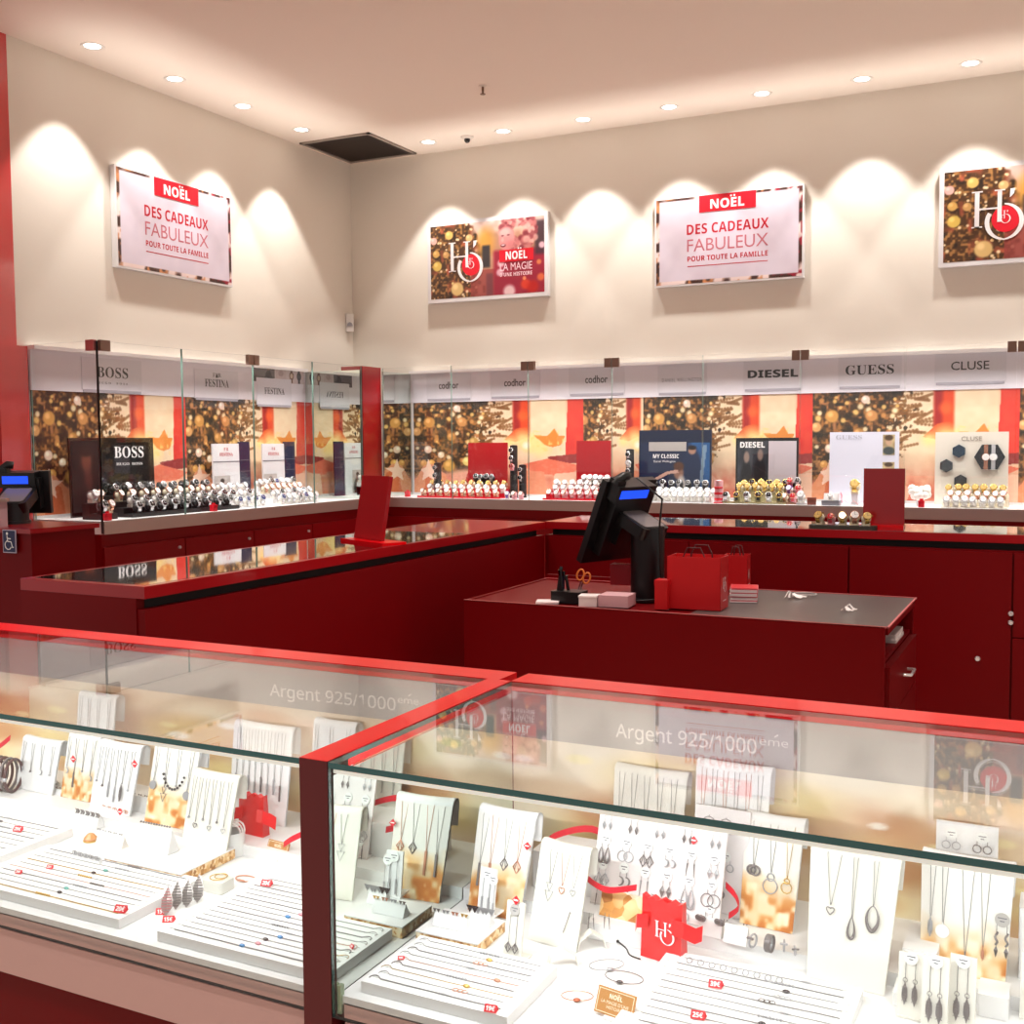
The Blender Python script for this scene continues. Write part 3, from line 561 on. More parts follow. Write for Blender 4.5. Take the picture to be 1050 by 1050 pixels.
for k, (za, zb) in enumerate(((.47, .655), (.285, .465), (.06, .28))):
    b = MB(); b.box((X1-.03, Y0+.025, za), (X1-.004, Y1-.025, zb)); d = b.build('drawer', REDD, t)
    b = MB(); ym = (Y0+Y1)/2+.05; b.tube([(X1-.004, ym-.06, (za+zb)/2+.0), (X1+.022, ym-.055, (za+zb)/2), (X1+.018, ym, (za+zb)/2-.008), (X1+.022, ym+.055, (za+zb)/2), (X1-.004, ym+.06, (za+zb)/2)], .006, 0, 8); b.build('handle', CHROME, d)
t = thing('paper_stack', 'small stack of papers lying in the open desk compartment', 'papers', (X1-.12, -3.55, ZK-.125))
b = MB(); b.box((-.09, -.12, 0), (.085, .1, .012)); b.box((-.08, -.11, .012), (.08, .11, .03)); b.build('sheets', mat('paper', (214, 200, 196), .7), t)
# ---------------- cash register on the desk
def on(px, py, z=ZK+.0025): return at(px, py, z=z)
def pos_terminal(label, loc, rz, tilt, w, h, post_h, disp=True):
    t = thing('till_terminal', label, 'till', loc, rz)
    b = MB(); b.cyl((0, 0, .014), .068, post_h-.014, n=28); b.cyl((0, 0, post_h-.012), .071, .006, n=28); b.build('post', BLACK, t)
    b = MB(); b.cyl((0, 0, 0), .076, .014, n=28); b.build('base', BLACK, t)
    b = MB(); b.M = TM((-.035, 0, post_h), ry=R(24)); b.rbox((-.085, -.075, -.02), (.085, .075, .03), .02); b.build('neck', BLACK, t)
    b = MB(); b.M = TM((-.035, 0, post_h), ry=R(24)); b.rbox((-.07, -.06, .03), (.07, .06, .034), .015); b.build('sloping_cover', mat('grey_cover', (120, 112, 112), .3), t)
    H = TM((-.16, 0, post_h+.06-h*.12), ry=tilt)
    b = MB(); b.M = H; b.box((-.024, -w/2, -h*.5), (.006, w/2, h*.5)); b.box((.006, -w*.36, -h*.36), (.05, w*.36, h*.36)); b.box((.05, -w*.2, -h*.2), (.075, w*.2, h*.18)); b.build('monitor_housing', BLACK, t)
    b = MB(); b.M = H; b.box((-.026, -w/2+.012, -h*.5+.012), (-.0238, w/2-.012, h*.5-.012)); b.build('screen', BLACKG, t)
    b = MB(); b.M = H; b.box((.006, -w*.44, h*.5-.07), (.062, w*.30, h*.5)); d = b.build('customer_display', BLACK, t)
    b = MB(); b.M = H; b.box((.062, -w*.38, h*.5-.052), (.0635, w*.16, h*.5-.016)); b.build('blue_screen', mat('blue_display', (20, 60, 200), .3, emit=1.3, ecol=(24, 74, 230)), d)
    b = MB(); b.M = H; b.tube([(.03, -w*.42, h*.5), (.03, -w*.40, h*.5+.02), (.03, -w*.30, h*.5+.035), (.02, -w*.2, h*.5+.03)], .018, 0, 8); b.box((-.0, -w*.45, h*.5), (.05, -w*.3, h*.5+.02)); b.build('card_reader', BLACK, t)
    b = MB(); b.tube([(.05, -w*.4, post_h+.2), (.17, -w*.36, post_h+.12), (.15, -.1, post_h+.02), (.1, -.04, post_h*.5), (.12, -.05, .02), (.02, -.14, .012)], .004, 0, 6); b.build('cable', BLACK, t)
    return t
p = on(664, 615)
pos_terminal('black till with a tilted monitor and blue display on the cash desk', (p.x, p.y, ZK+.001), R(-22), R(24), .30, .37, at(664, 540, y=p.y).z-ZK)
# desk clutter
def paper_bag(label, px0, px1, pyb, pyt, depth, rz, logo=True, z=ZK, rope=True, name='paper_bag'):
    p = on((px0+px1)/2, pyb, z); w = (at(px1, pyb, y=p.y)-at(px0, pyb, y=p.y)).length; h = at((px0+px1)/2, pyt, y=p.y).z-z
    t = thing(name, label, 'bag', (p.x, p.y, z+.0025), rz); th = .0022
    b = MB(); x = w/2
    for a, c in (((-x, 0), (x, th)), ((-x, depth-th), (x, depth)), ((-x, 0), (-x+th, depth)), ((x-th, 0), (x, depth))): b.box((a[0], a[1], 0), (c[0], c[1], h))
    b.box((-x, 0, 0), (x, depth, th)); b.build('body', mat('red_paper', (190, 16, 22), .38), t)
    b = MB()
    b.box((-x+.004, .004, h*.55), (x-.004, depth-.004, h*.6)); b.build('tissue', mat('red_tissue', (225, 60, 55), .8), t)
    if rope:
        for yy in (0.004, depth-.004):
            b = MB(); b.tube([(-w*.2, yy, h-.02), (-w*.2, yy, h), (-w*.12, yy, h+.035), (w*.12, yy, h+.035), (w*.2, yy, h), (w*.2, yy, h-.02)], .0028, 0, 6); b.build('handle', mat('dark_red_cord', (70, 8, 12), .6), t)
    if logo:
        b = MB(); b.M = Matrix.Translation((x+.0006, depth*.5, h*.45)) @ Euler((R(90), 0, R(90))).to_matrix().to_4x4(); ho_logo(b, h*.2, -.02, -.01); b.box((-.025, -h*.29, 0), (.025, -h*.275, .0003)); b.build('logo', INKW, t)
    return t
paper_bag('large red paper gift bag with a white monogram on the cash desk', 684, 738, 626, 572, .13, R(3))
paper_bag('smaller red paper gift bag behind the stack of leaflets', 742, 766, 606, 570, .085, R(6), True)
t = thing('leaflet_stack', 'stack of white and pink leaflets beside the large red gift bag', 'papers', tuple(on(762, 618)), R(14))
b = MB(); rs = random.Random(3)
for k in range(11):
    d = rs.uniform(-.003, .003); b.box((-.05+d, -.0+d, k*.005), (.055+d, .13+d, k*.005+.0044), k % 3 == 1)
b.box((-.05, 0, .055), (.055, .13, .0565), 2); b.build('leaflets', [mat('white_paper', (232, 216, 216), .7), mat('pink_paper', (226, 120, 130), .7), mat('red_cover', (200, 24, 40), .4)], t)
def crumple(label, name, cat, loc, s, seed):
    g = random.Random(seed); t = MB()
    for k in range(5):
        a = g.uniform(0, 6.28); L = s*g.uniform(.6, 1.2); q = [(0, 0, .006+.003*k), (L*.3*math.cos(a), L*.3*math.sin(a), s*.25+.004*k), (L*.7*math.cos(a+.3), L*.7*math.sin(a+.3), s*.18), (L*math.cos(a+.5), L*math.sin(a+.5), .006)]
        t.ribbon(q, s*.22, .001, wid=(-math.sin(a), math.cos(a), .4))
    return tag(t.build(name, mat('white_satin', (240, 232, 230), .4), loc=loc), label, cat)
o = crumple('white ribbon rosette lying on the grey work mat', 'ribbon_rosette', 'ribbon', tuple(on(812, 613)), .05, 2)
t = thing('clear_ring', 'clear plastic ring lying beside the white ribbon rosette', 'ring', tuple(on(826, 612)))
b = MB(); b.torus((0, 0, .012), .045, .003, ax='z', sy=.8); b.build('band', mat('clear_plastic_band', (190, 180, 178), .2), t)
o = crumple('crumpled white paper tag lying on the grey work mat', 'paper_tag', 'paper', tuple(on(868, 626)), .038, 5)
t = thing('pen_holder', 'black pen holder full of pens on the cash desk', 'pen holder', tuple(on(582, 617)))
b = MB(); b.rbox((-.06, -.04, 0), (.07, .05, .045), .01); b.build('cup', BLACK, t)
for k, (x, y, h, m) in enumerate(((-.045, .0, .12, BLACK), (-.03, .02, .10, mat('navy_pen', (24, 28, 50), .3)), (-.02, -.01, .11, BLACK), (.0, .02, .085, BLACK))):
    o = thing('pen', ['tallest black pen in the holder on the cash desk', 'navy pen in the holder on the cash desk', 'black pen standing mid holder on the cash desk', 'shortest black pen in the holder on the cash desk'][k], 'pen', tuple(on(582, 617)+Vector((x, y, .02))), 0, 'pens in the desk holder', R(6*k-9), R(5-4*k))
    b = MB(); b.cyl((0, 0, 0), .0065, h*.8, n=10); b.build('barrel', m, o); b = MB(); b.cyl((0, 0, h*.8), .008, h*.2, n=10); b.build('cap', BLACKG, o)
t = thing('scissors', 'orange handled scissors standing in the pen holder', 'scissors', tuple(on(593, 616)+Vector((0, 0, .03))), R(10), ry=R(16))
b = MB(); b.torus((-.012, 0, .075), .014, .004, ax='y', sy=1.6, n=16); b.torus((.016, 0, .07), .014, .004, ax='y', sy=1.6, n=16); b.build('handles', mat('orange_plastic', (226, 120, 50), .4), t)
b = MB(); b.box((-.006, -.002, -.02), (.0, .0, .05)); b.box((.002, 0, -.02), (.008, .002, .05)); b.build('blades', STEEL, t)
t = thing('notepad', 'small white notepad at the left end of the cash desk', 'notepad', tuple(on(563, 618)), R(20)); b = MB(); b.box((-.05, -.04, 0), (.04, .04, .008)); b.build('pages', MATS['white_paper'], t)
t = thing('card_box', 'small white card box beside the pen holder', 'box', tuple(on(604, 621)), R(12))
b = MB(); b.box((-.035, -.03, 0), (.035, .04, .036)); b.build('carton', mat('white_card', (222, 206, 206), .6), t); b = MB(); b.box((-.037, -.032, .036), (.037, .042, .042)); b.build('lid', mat('white_lid', (240, 228, 228), .5), t)
t = thing('flat_carton', 'flat pinkish white carton under the till monitor', 'box', tuple(on(630, 622)), R(4)); b = MB(); b.box((-.06, -.02, 0), (.06, .09, .045)); b.build('carton', mat('pale_pink_card', (206, 160, 165), .6), t)
t = thing('gift_box', 'plain red gift box on the flat carton', 'box', tuple(on(634, 611)+Vector((0, .05, 0))), R(4))
t.location.z = ZK+.045; b = MB(); b.box((-.045, -.03, 0), (.045, .03, .085)); b.build('carton', mat('rosy_red_card', (176, 24, 40), .5), t); b = MB(); b.box((-.046, -.031, .06), (.046, .031, .086)); b.build('lid', MATS['rosy_red_card'], t)
t = thing('gift_box', 'small red gift box between the till and the large bag', 'box', tuple(on(679, 625)), R(4)); b = MB(); b.box((-.03, -.0, 0), (.02, .06, .105)); b.build('carton', MATS['red_paper'], t); b = MB(); b.box((-.031, -.001, .09), (.021, .061, .112)); b.build('lid', MATS['red_paper'], t)
# ---------------- left service desk with its till and wheelchair sign
t = SVC = thing('service_desk', 'low red service desk below the second till at the left edge', 'desk')
YS = -4.72; q = at(31, 545, y=YS); zs = at(12, 542, y=YS).z
b = MB(); b.box((.25, YS+.012, 0), (q.x-.01, -4.36, zs-.02)); b.build('body', REDD, t); b = MB(); b.box((.22, YS, zs-.02), (q.x, -4.34, zs)); b.build('desk_top', RED, t)
p = at(10.5, 555, y=YS)
t = thing('wheelchair_sign', 'small blue wheelchair access sign on the red service desk', 'sign', (p.x, YS-.001, p.z))
b = MB(); b.box((-.04, -.004, -.05), (.04, 0, .05)); b.build('border', mat('pale_border', (196, 186, 206), .4), t)
b = MB(); b.box((-.036, -.0055, -.046), (.036, -.004, .046)); b.build('panel', mat('navy_sign', (22, 26, 74), .35), t)
b = MB(); b.M = UPRIGHT((0, -.006, 0))
b.cyl((-.01, .033, 0), .0065, .0006, n=14)
for pts in ([(-.010, .024), (-.008, .0), (.014, -.002), (.021, -.026), (.029, -.024)], [(-.009, .013), (.012, .011)]): b.ribbon([(x, y, .0003) for x, y in pts], .0006, .005, wid=(0, 0, 1))
b.tube([(-.004+.019*math.cos(R(a)), -.016+.019*math.sin(R(a)), .0003) for a in range(95, 345, 15)], .0024, 0, 5); b.build('symbol', INKW, t)
p = at(14, 540, y=-4.5)
pos_terminal('second black till with a blue display at the left edge', (p.x, -4.5, zs), R(-62), R(6), .22, .2, .10)
t = thing('desk_barrier', 'grey metal stub with a pale panel on the service desk at the left edge', 'barrier', (at(1, 541, y=-4.66).x, -4.66, zs+.07))
b = MB(); b.box((-.1, -.02, -.07), (.02, .02, .04)); b.build('panel', mat('pale_rose_panel', (190, 160, 165), .4), t); b = MB(); b.box((-.1, -.025, .04), (.03, .025, .055)); b.build('rail', ALU, t)
# ================================================================== front jewellery cases
ZF, YF, YK, ZDK = 1.016, -6.822, -6.262, .685
def bokeh():
    P = Pic(220, 60, 2.6, (242, 228, 206)); P.mix(P.noise(3, 31), (220, 186, 150)); P.mix(np.clip(P.noise(4, 32)*2-.9, 0, 1)*.8, (250, 244, 230)); g = np.random.default_rng(3)
    for k in range(70):
        c = ((236, 214, 140), (214, 160, 112), (250, 240, 214), (196, 138, 96), (246, 226, 160), (232, 196, 180))[k % 6]; P.ell(g.random(), g.random(), .02+.05*g.random(), None, c, .9, .6)
    for k in range(16): P.ell(g.random(), g.random(), .008+.008*g.random(), None, ((250, 236, 180), (255, 255, 250))[k % 2], .5, .8)
    return P
BK = bokeh()
def front_case(label, x0, x1, texts, post):
    t = thing('jewellery_display_case', label, 'display case')
    b = MB(); b.box((x0+.005, YF+.05, .07), (x1-.005, -6.195, .57)); b.box((x0+.04, YF+.09, 0), (x1-.04, -6.24, .07), 1); b.build('base_cabinet', [REDD, BLACKGAP], t)
    b = MB(); b.box((x0+.012, YF+.012, .652), (x1-.012, YF+.03, ZDK-.010)); b.box((x0+.012, YF+.014, .572), (x1-.012, YF+.032, .6465)); b.build('front_fascia', mat('satin_fascia', (206, 168, 162), .4, metal=.25), t)
    b = MB(); b.box((x0+.012, YF+.03, .57), (x1-.012, YK+.001, ZDK-.011)); b.build('deck_support', BLACKGAP, t)
    b = MB(); b.box((x0+.004, YF+.012, ZDK-.012), (x1-.004, YK, ZDK)); b.box((x0+.004, -6.455, ZDK), (x1-.004, YK, ZDK+.02)); b.build('deck', WHITE, t)
    b = MB(); b.box((x0, YK, .57), (x1, -6.195, .998)); b.build('back_panel', REDD, t)
    n = max(1, round((x1-x0)/1.3))
    BK.build('printed_backdrop', (x0+.004, YK-.002, ZDK+.02), (x1-x0-.008, 0, 0), (0, 0, .917-ZDK-.02), PRINT, t)
    b = MB(); b.box((x0+.004, YK-.004, .917), (x1-.004, YK, .998)); hb = b.build('header_band', GREYT, t)
    for xc, w in texts:
        b = MB(); b.M = UPRIGHT((xc, YK-.0045, .9375)); put_text(b, sansr('Argent 925')+'/'+sansr('1000'), .0235, 0, 0, w, off=.008); vs, fs = text_geo(sansr('eme'), .012, .046); b.add([(v[0]+w/2+.028, v[1]+.016, 0) for v in vs], fs)
        b.add([(w/2+.028, .031, 0), (w/2+.034, .036, 0), (w/2+.036, .034, 0), (w/2+.030, .030, 0)][::-1], [(0, 1, 2, 3)])
        b.build('lettering', mat('pale_lettering', (226, 220, 214), .5), hb)
    b = MB(); b.box((x0, YK, .9985), (x1, -6.19, ZF)); b.build('frame_rail', REDF, t)
    if post:
        b = MB(); b.box((4.582, YF, .0), (4.629, YF+.05, ZF-.0005)); b.build('frame_post', mat('deep_red_post', (90, 4, 10), .45), t)
        b = MB(); b.box((4.582, YF+.0005, .996), (4.629, YK, ZF+.0003)); b.build('frame_beam', REDF, t)
    b = MB(); xa, xb = (x0, 4.582) if post else (x0+.001, x1)
    b.box((xa, YF, ZF-.009), (xb, YK, ZF-.001), mis=[0, 0, 1, 0, 1, 1]); b.build('glass_top', [GLASS, GEDGE], t)
    b = MB(); b.box((xa, YF, .657), (xb, YF+.007, ZF-.0095), mis=[2, 1, 0, 0, 1, 1]); b.build('glass_front', [GLASS, GEDGE, BLACKGAP], t)
    b = MB(); b.box((xa+.002, YF+.009, ZF-.018), (xb-.002, YF+.020, ZF-.0105)); b.build('light_profile', mat('cream_profile', (240, 232, 220), .4, emit=.6), t)
    return t
FL = front_case('lit jewellery case of silver in front, left of the red post', 2.4, 4.605, ((4.235, .30),), True)
FR = front_case('lit jewellery case of silver in front, from the red post rightwards', 4.6295, 6.3, ((4.955, .245),), False)
b = MB(); b.box((4.6296, YF+.009, ZDK-.03), (4.6325, YK-.004, .995)); b.build('end_mirror', mat('end_mirror_glass', (232, 242, 236), 0, metal=1), FR)
b = MB(); b.box((4.6335, YF+.0075, .66), (4.6395, YF+.016, .70)); b.build('corner_bracket', mat('green_bracket', (150, 170, 140), .2, metal=.4), FR)
case_lamp('case_front_lamp', (3.5, YF+.03, ZF-.02), 2.1, .012, FRONT_W*1.25, (R(58), 0, 0), (.97, .99, 1))
case_lamp('case_front_lamp', (4.79, YF+.03, ZF-.02), .26, .012, FRONT_W*.30, (R(58), 0, 0), (.97, .99, 1))  # added fill, brightens the mirror end beside the post
case_lamp('case_front_lamp', (4.45, YF+.03, ZF-.02), .26, .012, FRONT_W*.16, (R(58), 0, 0), (.97, .99, 1))  # added fill, brightens the case end left of the post
case_lamp('case_front_lamp', (5.46, YF+.03, ZF-.02), 1.6, .012, FRONT_W, (R(58), 0, 0), (.97, .99, 1))
# ================================================================== jewellery in the front cases
ZB, ZR2 = ZDK+.0006, ZDK+.0206
GLITP = flake_mat('gold_glitter_print', [(.2, (170, 100, 40)), (.42, (226, 160, 84)), (.58, (244, 214, 160)), (.75, (255, 246, 220))], 55, metal=.1, rough=.5)
TAGM = mat('white_tag', (236, 238, 236), .5); TAGG = mat('grey_tag', (176, 172, 168), .5)
TAU = 2*math.pi
def plinth(label, x0, y0, x1, y1, z, h):
    t = thing('display_plinth', label, 'plinth', ((x0+x1)/2, y0, z)); w = (x1-x0)/2
    b = MB(); b.box((-w, 0, 0), (w, y1-y0, h-.002)); b.build('gold_sides', GLIT, t)
    b = MB(); b.box((-w-.0005, -.0005, h-.002), (w+.0005, y1-y0+.0005, h)); b.build('white_top', WHITE, t); return t
def goldpic(w, h, seed, top=.55):
    P = Pic(46, 60, w/h, (236, 234, 228)); n = P.noise(5, seed); n2 = P.noise(11, seed+1); k = np.clip((top+.15*(n-.5)-P.v)/.3, 0, 1)
    P.mix(k*.8, (232, 206, 160)); P.mix(k*np.clip(n2*2-.5, 0, 1), (222, 164, 92)); P.mix(np.clip((top*.7-P.v)/.2, 0, 1)*np.clip(n2*3-1.3, 0, 1), (196, 118, 52)); P.mix(k*np.clip(P.noise(13, seed+2)*3-1.9, 0, 1), (255, 244, 214))
    return P
def neck_stand(label, x, y, z, w, h, lean=14, rz=0, gold=0, taper=.9, m=None):
    """leaning necklace board whose top rolls over backwards; local z runs up the board, -y is its face"""
    t = thing('necklace_stand', label, 'display stand', (x, y, z), R(rz)); L = R(lean); m = m or WHITEM; r = .011
    prof = [(0, 0), (h*math.sin(L)*.5, h*math.cos(L)*.5), (h*math.sin(L), h*math.cos(L))]
    cy, cz = h*math.sin(L)+r*math.cos(L), h*math.cos(L)-r*math.sin(L)*0
    for a in range(20, 201, 30): prof.append((cy-r*math.cos(R(a)-L*.3), cz+r*math.sin(R(a))))
    prof += [(cy+r*.8, cz-h*.25)]
    b = MB(); n = len(prof); nx = 8; vs = []
    for i, (py, pz) in enumerate(prof):
        k = w/2*(taper+(1-taper)*min(1, pz/h)) if taper < 1 else w/2
        for j in range(nx+1):
            u = j/nx*2-1; vs.append((k*u, py+.006*u*u*(pz/h), pz))
    q = [(i*(nx+1)+j, i*(nx+1)+j+1, (i+1)*(nx+1)+j+1, (i+1)*(nx+1)+j) for i in range(n-1) for j in range(nx)]
    b.add(vs, q, 0, True); off = [(a, p+.004, c-.001) for a, p, c in vs]; b.add(off, [f[::-1] for f in q], 0, True)
    bd = b.build('board', m, t)
    b = MB(); b.M = TM((0, h*math.sin(L)*.55, 0)); b.box((-w*.14, .006, 0), (w*.14, .045, .004)); b.M = TM((0, h*math.sin(L)*.55, 0)); b.add([(-w*.12, .004, h*.5), (w*.12, .004, h*.5), (w*.14, .045, .004), (-w*.14, .045, .004)], [(0, 1, 2, 3), (3, 2, 1, 0)]); b.build('easel_foot', m, t)
    if gold:
        P = goldpic(w, h, gold); o = P.build('gold_print', (0, 0, 0), (1, 0, 0), (0, 0, 1), PRINT, t)
        me = o.data
        for v in me.vertices:
            u, c = v.co.x*2-1, v.co.z; k = w/2*(taper+(1-taper)*c)*.995; v.co = (k*u, c*h*math.sin(L)+.006*u*u*c*math.cos(L)-.0011, c*h*math.cos(L)+.0002)
    return dict(t=t, w=w, h=h, L=L, M=TM((x, y, z), R(rz)) @ TM((0, 0, 0), rx=-L))     # frame: x across, z up the board, -y out
def pend(b, kind, z, s):
    """pendant hanging from local (0, 0, z) downwards in the x-z plane"""
    y = -.0022
    if kind == 'bar': b.box((-.0016*s, y-.001, z-.03*s), (.0016*s, y+.001, z))
    elif kind == 'rhomb':
        for k, q in ((1, .0011), (.5, .0008)): b.tube([(0, y, z), (.0062*s*k, y, z-.009*s*(2-k)), (0, y, z-.018*s if k == 1 else z-.0175*s), (-.0062*s*k, y, z-.009*s*(2-k))], q, 0, 5, True)
    elif kind == 'drop': b.tube([(.0052*s*math.sin(a)*(.35+.65*(1-math.cos(a))/2), y, z-.0115*s+.0115*s*math.cos(a)) for a in [TAU*i/18 for i in range(18)]], [.0006+.0008*(1-math.cos(TAU*i/18)) for i in range(18)], 0, 5, True)
    elif kind == 'oval': b.tube([(.0068*s*math.sin(a)*(1-.25*math.cos(a)**2), y, z-.014*s+.014*s*math.cos(a)) for a in [TAU*i/20 for i in range(20)]], [.0007+.0011*(1-math.cos(TAU*i/20)) for i in range(20)], 0, 5, True)
    elif kind == 'heart': b.tube([(.0003*s*16*math.sin(a)**3, y, z-.006*s+.00032*s*(13*math.cos(a)-5*math.cos(2*a)-2*math.cos(3*a))) for a in [TAU*i/16 for i in range(16)]], .0008, 0, 5, True)
    elif kind == 'tri':
        for dz, k in ((0, 1), (-.012*s, 1.25)): b.tube([(-.0058*s*k, y, z+dz), (.0058*s*k, y, z+dz), (0, y, z+dz-.0125*s*k)], .00075, 0, 5, True)
    elif kind == 'ring': b.torus((0, y, z-.008*s), .008*s, .0009, ax='y', n=20)
    elif kind == 'rings':
        b.torus((0, y, z-.006*s), .005*s, .0009, ax='y', n=16); b.torus((0, y, z-.018*s), .010*s, .0009, ax='y', n=20)
    elif kind == 'knot':
        b.torus((-.003*s, y, z-.006*s), .0058*s, .0016, ax='y', n=18); b.torus((.003*s, y-.001, z-.0065*s), .0062*s, .0016, ax='y', n=18)
    elif kind == 'ball': b.sphere((0, y, z-.002), .0026*s, n=8)
    elif kind == 'moon': b.tube([(.0055*s*math.cos(R(a)), y, z-.006*s+.0055*s*math.sin(R(a))) for a in range(-100, 101, 20)], [.0003+.0013*math.cos(R(a)*.8) for a in range(-100, 101, 20)], 0, 5)
    elif kind == 'plate': b.M = b.M @ TM((0, y, z-.008*s), rx=R(90)); b.cyl((0, 0, 0), .0085*s, .0012, n=20); b.M = b.M @ TM((0, y, z-.008*s), rx=R(90)).inverted()
    elif kind == 'feather':
        b.add([(0, y, z), (.004*s, y-.001, z-.012*s), (.0045*s, y-.001, z-.022*s), (0, y, z-.036*s), (-.0045*s, y-.001, z-.022*s), (-.004*s, y-.001, z-.012*s), (0, y-.002, z-.018*s)], [(0, 6, 1), (1, 6, 2), (2, 6, 3), (3, 6, 4), (4, 6, 5), (5, 6, 0)])
        b.tube([(0, y-.002, z+.002), (0, y-.0025, z-.034*s)], .0005, 0, 5)
        for k in range(6): q = z-.006*s-k*.004*s; b.tube([(-.0042*s, y-.0012, q-.003*s), (0, y-.0025, q), (.0042*s, y-.0012, q-.003*s)], .0005, 0, 4)
def necklace(S, label, u, drop, kind, s=1.0, m=SILVER, spread=.006, pm=None, top=.99):
    """u = across the board (-1..1), drop = share of the board height"""
    h = S['h']; z1 = h*top; z0 = h*(1-drop); x = u*S['w']/2
    t = thing('necklace', label, 'necklace'); t.matrix_world = S['M'] @ TM((x, -.0004, 0)); t.rotation_mode = 'XYZ'; t.location, q, _ = t.matrix_world.decompose(); t.rotation_euler = q.to_euler()
    b = MB(); by = .006*u*u
    for sgn in (-1, 1): b.tube([(sgn*(spread+.001), by+.010, z1+.010), (sgn*spread, by-.0012, z1), (sgn*spread*.55, by*.6-.0012, (z1+z0)/2), (sgn*.0006, -.0015, z0)], .00042, 0, 5)
    b.build('chain', CHAIN if m in (SILVER, SILVERD) else m, t)
    b = MB(); b.tube([(0, -.0015, z0+.002), (0, -.002, z0-.001)], .0009, 0, 6); pend(b, kind, z0-.001, s); b.build('pendant', pm or m, t); return t
def disc_tag(b, z, r=.0085):
    b.M = b.M @ TM((0, -.001, z), rx=R(90)); b.cyl((0, 0, 0), r, .0008, n=20, smooth=False)
    for k, w in ((.25, .62), (-.2, .3)): b.box((-r*w, r*k-.0006, .0008), (r*w, r*k+.0008, .001), 1)
    return b
def earring_pair(label, M, kind, s=1.0, gap=.007, drop=.012, m=SILVER, tagm=TAGM, card=True, hook=True, r=.0085):
    t = thing('earring_pair', label, 'earrings'); t.location, q, _ = M.decompose(); t.rotation_euler = q.to_euler()
    if card: b = MB(); disc_tag(b, 0, r); b.build('tag_card', [tagm, INKG], t)
    for sg in (-1, 1):
        b = MB(); b.M = TM((sg*gap, 0, 0)); z = -.005 if card else 0
        if hook: b.tube([(0, -.001, z), (0, -.0018, z-drop*.5), (0, -.0015, z-drop)], .00045, 0, 5)
        if kind == 'leafdrop': b.add([(0, -.002, z-drop), (.0035*s, -.003, z-drop-.008*s), (0, -.002, z-drop-.017*s), (-.0035*s, -.003, z-drop-.008*s), (0, -.004, z-drop-.008*s)], [(0, 4, 1), (1, 4, 2), (2, 4, 3), (3, 4, 0)])
        elif kind == 'spike': b.tube([(0, -.002, z-drop), (sg*.001, -.002, z-drop-.02*s)], [.0012*s, .0004], 0, 6)
        elif kind == 'tristud': b.add([(-.0035*s, -.002, z), (.0035*s, -.002, z), (0, -.003, z-.006*s)], [(0, 2, 1), (0, 1, 2)])
        elif kind == 'twist':
            b.tube([(.0015*math.cos(k*1.1), -.003+.0015*math.sin(k*1.1), z-drop-k*.0022*s) for k in range(9)], .0016, 0, 5); b.add([(0, -.002, z-drop-.018*s), (.0028*s, -.004, z-drop-.024*s), (0, -.003, z-drop-.034*s), (-.0028*s, -.004, z-drop-.024*s)], [(0, 3, 1), (3, 2, 1), (0, 1, 3), (3, 1, 2)])
        elif kind == 'feather': b.torus((0, -.002, z-drop-.002), .0028, .0004, ax='y', n=12); pend(b, 'feather', z-drop-.004, s)
        elif kind == 'hoop': b.torus((0, -.002, z-drop-.008*s), .008*s, .0008, ax='y', n=22)
        elif kind == 'stud': b.sphere((0, -.002, z), .0022*s, n=8)
        else: pend(b, kind, z-drop, s)
        b.build('earring', m, t)
    return t
def board(label, x, y, z, w, h, lean=12, rz=0, m=None, name='earring_stand', cat='display stand', th=.004):
    t = thing(name, label, cat, (x, y, z), R(rz)); L = R(lean); b = MB(); b.M = TM((0, 0, 0), rx=-L); b.box((-w/2, 0, 0), (w/2, th, h)); b.build('panel', m or WHITE, t)
    b = MB(); b.M = TM((0, 0, 0)); b.box((-w/2, -.001, 0), (w/2, h*math.sin(L)+.02, .003)); b.build('base', m or WHITE, t)
    return dict(t=t, w=w, h=h, L=L, M=TM((x, y, z), R(rz)) @ TM((0, 0, 0), rx=-L))
def onb(S, u, v): return S['M'] @ TM((u*S['w']/2, -.0008, v*S['h']))
def stud_card(label, x, y, z, w=.055, h=.022, d=.022, rz=0, m=None):
    """low folded card with a sloping face; earrings stand along its top edge"""
    t = thing('earring_card', label, 'card', (x, y, z), R(rz)); b = MB(); b.M = TM((0, 0, 0), R(90)) @ TM((0, -w/2, 0), rx=R(0))
    b = MB(); vs = [(-w/2, 0, 0), (w/2, 0, 0), (w/2, d*.45, h), (-w/2, d*.45, h), (-w/2, d, 0), (w/2, d, 0)]
    b.add(vs, [(0, 1, 2, 3), (3, 2, 5, 4), (0, 4, 5, 1), (0, 3, 4), (1, 5, 2)]); b.build('folded_card', m or WHITE, t)
    return dict(t=t, w=w, h=h, M=TM((x, y+d*.45-.001, z+h+.001), R(rz)))
def stud_row(S, what, kind, n, m=SILVER, s=1.0, mats_=None):
    for k in range(n):
        u = -.42+.84*(k/(n-1) if n > 1 else .5)
        earring_pair('%s, %s from the left' % (what, ORD[k]), S['M'] @ TM((u*S['w'], 0, .004)), kind, s, .0032*s**.5, .004, (mats_ or [m])[k % len(mats_ or [m])], card=False, hook=False)
